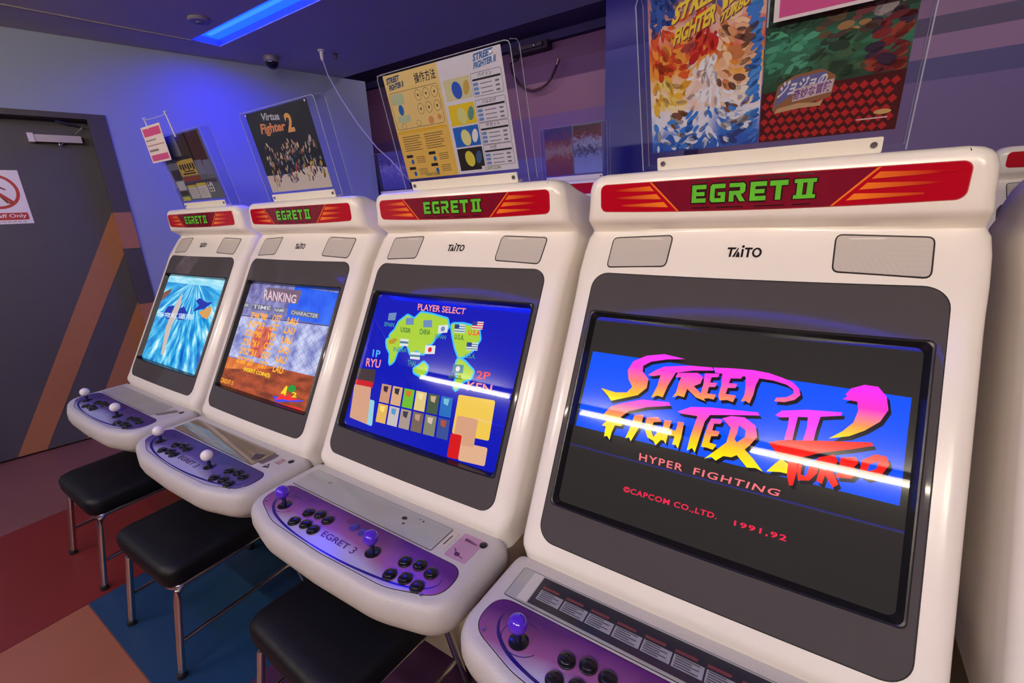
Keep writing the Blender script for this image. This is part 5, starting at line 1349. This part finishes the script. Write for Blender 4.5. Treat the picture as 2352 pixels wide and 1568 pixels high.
a.poly('orange_ring', ellipse(-0.062, 0.170, 0.010, 0.010, 16), ink('orangering', (214, 146, 90)), 2)
a.poly('orange_ring', ellipse(-0.030, 0.174, 0.007, 0.007, 16), ink('orangering', (214, 146, 90)), 2)
a.poly('gold_bar', rect(-0.200, -0.012, 0.146, 0.154), GOLD, 1)
a.polys('small_print', [rect(x, x + 0.070 - 0.01 * (k % 3 == 2), 0.136 - 0.0062 * k, 0.1385 - 0.0062 * k) for k in range(7) for x in (-0.188, -0.102)], ink('brown_text', (140, 112, 66)), 1)
for x, y in ((-0.190, 0.080), (-0.100, 0.082), (-0.190, 0.046), (-0.100, 0.050)):
    a.poly('heading', rect(x, x + 0.026, y, y + 0.008), BLK, 1)
    a.poly('blue_mark', ellipse(x + 0.020, y - 0.012, 0.006, 0.007, 10), BLU, 1)
    a.polys('small_print', [rect(x + 0.038, x + 0.072, y - 0.016 + 0.005 * k, y - 0.014 + 0.005 * k) for k in range(4)], ink('brown_text', (140, 112, 66)), 1)
a.text('CAPCOM', ((-0.130, 0.033), (-0.130, 0.024), (-0.075, 0.033), (-0.075, 0.024)), ink('capgreen', (120, 124, 70)), 1, bold=0.04)
a.text('CAPCOM', ((0.090, 0.033), (0.090, 0.024), (0.142, 0.033), (0.142, 0.024)), ink('capgrey', (150, 160, 120)), 1, bold=0.04)
a.text('STREET', ((0.112, 0.294), (0.112, 0.278), (0.176, 0.298), (0.176, 0.284)), ink('logo_b', (60, 110, 170)), 1, bold=0.05, shear=0.3)
a.text('FIGHTER II', ((0.110, 0.276), (0.110, 0.262), (0.182, 0.282), (0.182, 0.268)), ink('logo_b', (60, 110, 170)), 1, bold=0.05, shear=0.3)
for y0, col1, col2, col3, head in ((0.204, (206, 200, 150), (40, 84, 190), (190, 160, 70), '\u30d0\u30a4\u30bd\u30f3'), (0.144, (226, 196, 30), (206, 206, 130), (90, 140, 130), '\u30d0\u30eb\u30ed\u30b0'), (0.090, (36, 100, 190), (220, 216, 140), (225, 225, 220), '\u30b5\u30ac\u30c3\u30c8'), (0.036, (40, 40, 36), (212, 200, 70), (60, 90, 130), '\u30d9\u30ac')):
    a.poly('colour_field', rect(0.006, 0.092, y0, y0 + 0.050), ink('k_%d_%d_%d' % col1, col1), 1)
    a.poly('colour_field', ellipse(0.046, y0 + 0.022, 0.016, 0.021, 14, 0.3), ink('k_%d_%d_%d' % col2, col2), 2)
    a.poly('colour_field', ellipse(0.077, y0 + 0.024, 0.010, 0.017, 12, -0.3), ink('k_%d_%d_%d' % col3, col3), 2)
    outline(round_poly(rect(0.096, 0.190, y0 - 0.002, y0 + 0.051), 0.005, 2), 0.0009, BLK, 1)
    a.text(head, ((0.118, y0 + 0.049), (0.118, y0 + 0.040), (0.118 + 0.011 * len(head), y0 + 0.049), (0.118 + 0.011 * len(head), y0 + 0.040)), BLK, 1, bold=0.01)
    a.poly('black_bar', rect(0.100, 0.186, y0 + 0.033, y0 + 0.0375), BLK, 1)
    for k in range(3):
        a.poly('blue_mark', round_poly(rect(0.100, 0.116, y0 + 0.022 - 0.010 * k, y0 + 0.029 - 0.010 * k), 0.002, 2), ink('smblue', (110, 140, 190)), 1)
        a.polys('small_print', [rect(0.122, 0.158, y0 + 0.024 - 0.010 * k, y0 + 0.026 - 0.010 * k), rect(0.168, 0.180, y0 + 0.023 - 0.010 * k, y0 + 0.027 - 0.010 * k)], ink('greyt', (110, 112, 124)), 1)
a.poly('black_foot', rect(0.006, 0.080, 0.028, 0.036), BLK, 1)
tk(o, 0.170, 0.289)

# -- two upright posters on the nearest machine
def blend_material(name, stops, scale, warp, stretch=(1, 1, 1), rough=0.3):
    """Abstract printed colour: bands up the sheet broken by noise."""
    m = mat(name, lin(*stops[0][1]), rough=rough, spec=0.4)
    nt = m.node_tree
    b = nt.nodes['Principled BSDF']
    tc = nt.nodes.new('ShaderNodeTexCoord'); sp = nt.nodes.new('ShaderNodeSeparateXYZ')
    mp = nt.nodes.new('ShaderNodeMapping'); mp.inputs['Scale'].default_value = stretch
    nt.links.new(tc.outputs['Object'], sp.inputs[0]); nt.links.new(tc.outputs['Object'], mp.inputs[0])
    n = nt.nodes.new('ShaderNodeTexNoise'); n.inputs['Scale'].default_value = scale; n.inputs['Detail'].default_value = 4
    n.inputs['Distortion'].default_value = 1.2
    nt.links.new(mp.outputs[0], n.inputs['Vector'])
    mr = nt.nodes.new('ShaderNodeMapRange'); mr.inputs['From Min'].default_value = 0.02; mr.inputs['From Max'].default_value = 0.31
    nt.links.new(sp.outputs[1], mr.inputs[0])
    su = nt.nodes.new('ShaderNodeMath'); su.operation = 'SUBTRACT'; su.inputs[1].default_value = 0.5
    nt.links.new(n.outputs['Fac'], su.inputs[0])
    ad = nt.nodes.new('ShaderNodeMath'); ad.operation = 'MULTIPLY_ADD'; ad.inputs[1].default_value = warp
    nt.links.new(su.outputs[0], ad.inputs[0]); nt.links.new(mr.outputs[0], ad.inputs[2])
    rp = nt.nodes.new('ShaderNodeValToRGB')
    e = rp.color_ramp.elements
    e[0].position = stops[0][0]; e[0].color = lin(*stops[0][1])
    e[1].position = stops[-1][0]; e[1].color = lin(*stops[-1][1])
    for p, c_ in stops[1:-1]:
        k = e.new(p); k.color = lin(*c_)
    nt.links.new(ad.outputs[0], rp.inputs[0]); nt.links.new(rp.outputs[0], b.inputs['Base Color'])
    return m
ART1 = blend_material('poster_bright', [(0.0, (30, 70, 150)), (0.12, (40, 110, 200)), (0.24, (225, 225, 235)), (0.36, (235, 205, 190)), (0.5, (230, 170, 70)), (0.62, (214, 70, 34)), (0.74, (226, 180, 160)), (0.88, (180, 120, 110)), (1.0, (60, 80, 160))], 11, 0.55)
o, a = poster(LOC[3], DA[3], LEAN[3], 'bright upright poster of orange, white and blue patches with slanting yellow lettering', 'poster', x0=-0.204, x1=-0.001, y0=0.022, y1=0.302, m=ART1)
def bright(x, y):
    X = (x + 0.204) / 0.203; Y = (y - 0.022) / 0.294
    if Y > 0.74 and X < 0.30 - (1 - Y) * 0.4: return pick([(36, 70, 150), (50, 84, 164), (44, 60, 130)])
    if Y > 0.80 and X > 0.55: return pick([(70, 90, 160), (196, 150, 130), (60, 100, 180), (206, 176, 160)])
    if Y > 0.80: return pick([(176, 120, 130), (196, 150, 140), (150, 90, 96)])
    if X > 0.90 and Y < 0.8: return pick([(40, 110, 190), (70, 140, 210), (60, 120, 200)])
    if Y < 0.10: return pick([(30, 90, 180), (40, 116, 206), (206, 216, 230), (30, 60, 120)])
    if Y < 0.26: return pick([(40, 120, 210), (52, 130, 216), (222, 226, 236), (216, 220, 230), (120, 78, 58), (150, 150, 156)]) if abs(X - 0.5) > 0.16 else pick([(40, 120, 210), (226, 228, 236), (214, 220, 232)])
    if X < 0.36: return pick([(220, 90, 40), (200, 60, 34), (232, 150, 60)]) if Y > 0.46 else pick([(226, 180, 60), (232, 206, 110), (210, 150, 40), (240, 220, 170)])
    if 0.40 < X < 0.60 and 0.55 < Y < 0.80: return pick([(196, 36, 30), (180, 30, 30), (206, 60, 40)])
    if X < 0.42 and Y > 0.55: return pick([(160, 60, 60), (176, 80, 80)])
    if 0.36 < X < 0.62: return pick([(236, 212, 196), (226, 198, 180), (232, 232, 238), (222, 216, 220)])
    return pick([(226, 176, 136), (214, 150, 100), (236, 200, 160), (196, 120, 70), (110, 74, 58)]) if Y > 0.36 else pick([(236, 224, 206), (230, 200, 170), (226, 230, 238)])
strokes(a, 620, (-0.204, -0.001, 0.022, 0.302), bright, (0.006, 0.014), lambda x, y: 3.0 * (x + 0.10) / 0.1 + 1.2)
YLOGO = ink('yellow_logo', (232, 206, 60)); YSH = ink('logo_shadow', (120, 60, 60))
for d, m_, ly in ((0.0018, YSH, 5), (0.0, YLOGO, 6)):
    a.text('STREET', ((-0.150 + d, 0.276 - d), (-0.162 + d, 0.246 - d), (-0.056 + d, 0.306 - d), (-0.066 + d, 0.276 - d)), m_, ly, bold=0.04)
    a.text('FIGHTER', ((-0.152 + d, 0.238 - d), (-0.158 + d, 0.212 - d), (-0.078 + d, 0.266 - d), (-0.084 + d, 0.236 - d)), m_, ly, bold=0.04)
    a.text('II', ((-0.068 + d, 0.286 - d), (-0.072 + d, 0.250 - d), (-0.048 + d, 0.296 - d), (-0.052 + d, 0.262 - d)), m_, ly, bold=0.05)
    a.text('TURBO', ((-0.072 + d, 0.246 - d), (-0.078 + d, 0.230 - d), (-0.022 + d, 0.272 - d), (-0.028 + d, 0.252 - d)), m_, ly, bold=0.04)
ART2 = blend_material('poster_green', [(0.0, (30, 60, 50)), (0.35, (34, 74, 56)), (0.5, (50, 120, 92)), (0.6, (36, 72, 56)), (0.75, (70, 64, 50)), (0.88, (120, 100, 84)), (1.0, (110, 106, 112))], 9, 0.4, (0.5, 2.0, 1))
o, a = poster(LOC[3], DA[3], LEAN[3], 'dark green upright poster with a red diamond-check foot, right of the bright poster', 'poster', x0=0.001, x1=0.206, y0=0.022, y1=0.302, m=ART2)
def dusky(x, y):
    X = (x - 0.001) / 0.205; Y = (y - 0.110) / 0.2
    if X > 0.72 and Y < 0.42: return pick([(120, 36, 36), (96, 30, 40), (140, 60, 44), (50, 36, 60)])
    if X > 0.58 and Y > 0.40: return pick([(128, 120, 124), (96, 88, 90), (150, 140, 138), (110, 60, 60)])
    if X > 0.38 and Y > 0.32: return pick([(150, 112, 72), (170, 128, 76), (92, 74, 54), (70, 60, 50)])
    if X < 0.34 and 0.12 < Y < 0.42: return pick([(60, 140, 108), (76, 156, 120), (50, 110, 84)])
    return pick([(36, 76, 56), (44, 88, 64), (30, 60, 46), (60, 96, 70)])
strokes(a, 330, (0.001, 0.206, 0.108, 0.302), dusky, (0.006, 0.016), lambda x, y: 0.25)
a.poly('red_field', [(0.001, 0.022), (0.206, 0.022), (0.206, 0.112), (0.001, 0.106)], ink('darkred', (66, 14, 22)), 4)
dm = []
for r_ in range(6):
    for k in range(15):
        x = 0.008 + 0.0138 * k + (0.0069 if r_ % 2 else 0); y = 0.030 + 0.0135 * r_
        if x < 0.200 and y < 0.104:
            dm.append([(x - 0.0066, y), (x, y - 0.0066), (x + 0.0066, y), (x, y + 0.0066)])
tag(a.polys('diamond_check', dm, ink('checkred', (170, 30, 34)), 5), None, kind='stuff')
a.poly('badge', round_poly([(0.018, 0.072), (0.026, 0.115), (0.050, 0.128), (0.092, 0.132), (0.112, 0.118), (0.108, 0.086), (0.070, 0.080)], 0.006, 3), ink('badgegold', (140, 96, 62)), 6)
a.poly('badge_shine', [(0.022, 0.080), (0.030, 0.112), (0.052, 0.124), (0.098, 0.127), (0.100, 0.112), (0.060, 0.106)], ink('badgeblue', (96, 100, 150)), 7)
a.text('\u30b8\u30e7\u30b8\u30e7\u306e', ((0.034, 0.122), (0.024, 0.094), (0.102, 0.125), (0.098, 0.108)), ink('silver', (214, 212, 220)), 8, bold=0.03)
a.text('\u5947\u5999\u306a\u5192\u967a', ((0.052, 0.104), (0.050, 0.088), (0.108, 0.112), (0.106, 0.096)), ink('purplelogo', (92, 52, 120)), 10, bold=0.02)
a.poly('badge_plate', [(0.050, 0.086), (0.052, 0.106), (0.110, 0.114), (0.108, 0.094)], ink('badgepale', (196, 176, 178)), 9)
a.poly('ribbon', [(0.022, 0.070), (0.028, 0.078), (0.060, 0.083), (0.088, 0.080), (0.098, 0.084), (0.094, 0.074), (0.060, 0.074)], ink('ribbon', (186, 150, 110)), 8)
a.poly('foot_mark', ellipse(0.184, 0.052, 0.012, 0.004, 14), ink('footgold', (196, 160, 100)), 6)
a.poly('foot_line', rect(0.150, 0.192, 0.042, 0.044), ink('footwhite', (206, 190, 190)), 6)
# -- pink card hanging in front
o = frame_at(LOC[3], DA[3], LEAN[3], 0, 'price_card', 'large pink card in a clear sleeve hanging over the green poster', 'card')
cz = 0.014
MB().box(0.012, 0.232, 0.214, 0.370, cz, cz + 0.0012).build('card_sheet', CWHITE, o)
a = Art(o, lambda x, y, h: (x, y, cz + 0.0012 + h), 0.0003, 0.0002)
a.poly('pink_bar', rect(0.020, 0.228, 0.219, 0.247), PINK, 0); a.poly('pink_bar', rect(0.020, 0.228, 0.330, 0.364), PINK, 0)
MB().box(0.004, 0.236, 0.209, 0.375, cz + 0.003, cz + 0.004).build('sleeve', ACRYLIC, o)
MB().tube([(0.004, 0.209, cz + 0.0035), (0.004, 0.372, cz + 0.0035)], 0.0016, 6).build('sleeve_edge', ACEDGE, o)

# ------------------------------------------------------------------ stools
def stool_meshes():
    seat = []
    base_ = round_poly(rect(-0.19, 0.19, -0.18, 0.18), 0.05, 6)
    for z, d in ((0.293, 0.92), (0.296, 0.98), (0.310, 1.0), (0.340, 1.0), (0.352, 0.97), (0.360, 0.90), (0.365, 0.76), (0.367, 0.50), (0.3675, 0.2)):
        seat.append([(x * d, y * d, z) for x, y in base_])
    sm = MB().rings(seat, True).mesh('seat', SEATM, 50)
    rail = MB()
    rl = round_poly(rect(-0.172, 0.172, -0.160, 0.160), 0.03, 5)
    rail.tube([(x, y, 0.284) for x, y in rl] + [(rl[0][0], rl[0][1], 0.284)], 0.0095, 8)
    return sm, rail.mesh('seat_rail', CHROME, 50)
SEAT, RAIL = stool_meshes()
LEGS = []
for sx in (-1, 1):
    for sy in (-1, 1):
        LEGS.append(MB().tube([(sx * 0.168, sy * 0.10, 0.284), (sx * 0.170, sy * 0.135, 0.284), (sx * 0.172, sy * 0.152, 0.272), (sx * 0.174, sy * 0.160, 0.250), (sx * 0.182, sy * 0.205, 0.006)], 0.0105, 10).mesh('leg', CHROME, 50))
FEET = [MB().lathe([(0.013, 0), (0.013, 0.016), (0.011, 0.02)], 10, (sx * 0.1822, sy * 0.2058, 0)).mesh('foot_cap', BLACKGAP) for sx in (-1, 1) for sy in (-1, 1)]
BAR = [MB().tube([(sx * 0.178, -0.186, 0.11), (sx * 0.178, 0.186, 0.11)], 0.007, 8).mesh('stretcher', CHROME, 50) for sx in (-1, 1)]
def stool(x, y, rz, label):
    o = thing('stool', (x, y, 0), label, 'stool', 'black stools in front of the machines', (0, 0, rz))
    link('seat', SEAT, o); link('seat_rail', RAIL, o)
    for l, f in zip(LEGS, FEET):
        q = link('leg', l, o); link('foot_cap', f, q)
    for b in BAR: link('stretcher', b, o)
stool(-2.155, -0.542, 0.0, 'black padded stool with chrome legs on the red floor, nearest the door')
stool(-1.512, -0.545, 0.02, 'black padded stool with chrome legs, middle of the three')
stool(-0.772, -0.510, -0.06, 'black padded stool with chrome legs, nearest and cut by the lower edge')

# ------------------------------------------------------------------ the row behind
struct(MB().box(-3.02, 1.6, 1.00, 2.20, 0, 0.082).build('trim_4', mat('plinth_dark', lin(40, 36, 50), rough=0.6)))
BR = 'arcade machines in the row behind'
BYY, BZZ = 1.705, 0.082
for x, l in ((-2.655, 'arcade machine in the row behind, under the dim violet poster'), (-1.235, 'arcade machine in the row behind, between the third and nearest machines'), (1.03, 'arcade machine in the row behind, its red sign peeping out at the far right')):
    cabinet(x, BYY, BZZ, 0, l, BR, BALL_W, OVER_B, TRAYM, detail=False, marq_detail=False)
for x, ox, l in ((-2.655, -0.155, 'clear acrylic holder with a dim violet poster in the row behind'), (-1.235, 0.02, 'clear acrylic holder with two small cards in the row behind')):
    holder((x, BYY, 0), 0, 0.10, l, 'clear poster holders in the row behind', BZZ, ox)
VIO = blend_material('poster_violet', [(0.0, (90, 84, 150)), (0.4, (120, 110, 176)), (0.55, (160, 150, 200)), (0.7, (84, 70, 130)), (1.0, (110, 96, 156))], 24, 0.8)
o, a = poster((-2.655, BYY, 0), 0, 0.10, 'dim violet poster standing in the row behind, left of the instruction sheet', 'poster', BZZ, -0.155, x0=-0.16, x1=0.15, m=VIO)
ART3 = blend_material('card_rust', [(0.0, (120, 60, 50)), (0.35, (150, 80, 60)), (0.5, (170, 140, 130)), (0.65, (140, 70, 66)), (0.82, (90, 60, 110)), (1.0, (60, 50, 110))], 26, 0.5)
o, a = poster((-1.235, BYY, 0), 0, 0.10, 'rust-coloured upright card in the row behind', 'card', BZZ, 0.02, x0=-0.195, x1=-0.003, m=ART3, name='card')
ART4 = blend_material('card_mixed', [(0.0, (150, 160, 210)), (0.35, (140, 146, 200)), (0.45, (70, 60, 90)), (0.6, (170, 170, 200)), (0.75, (130, 50, 60)), (0.9, (90, 40, 50)), (1.0, (70, 30, 44))], 40, 0.5)
o, a = poster((-1.235, BYY, 0), 0, 0.10, 'upright card, red above and pale blue below, in the row behind', 'card', BZZ, 0.02, x0=0.003, x1=0.195, m=ART4, name='card')
outline_pts = rect(0.003, 0.195, 0.020, 0.299)
a.polys('card_rim', [rect(0.003, 0.007, 0.020, 0.299), rect(0.191, 0.195, 0.020, 0.299), rect(0.003, 0.195, 0.295, 0.299), rect(0.003, 0.195, 0.020, 0.024)], ink('rimgrey', (120, 140, 130)), 1)
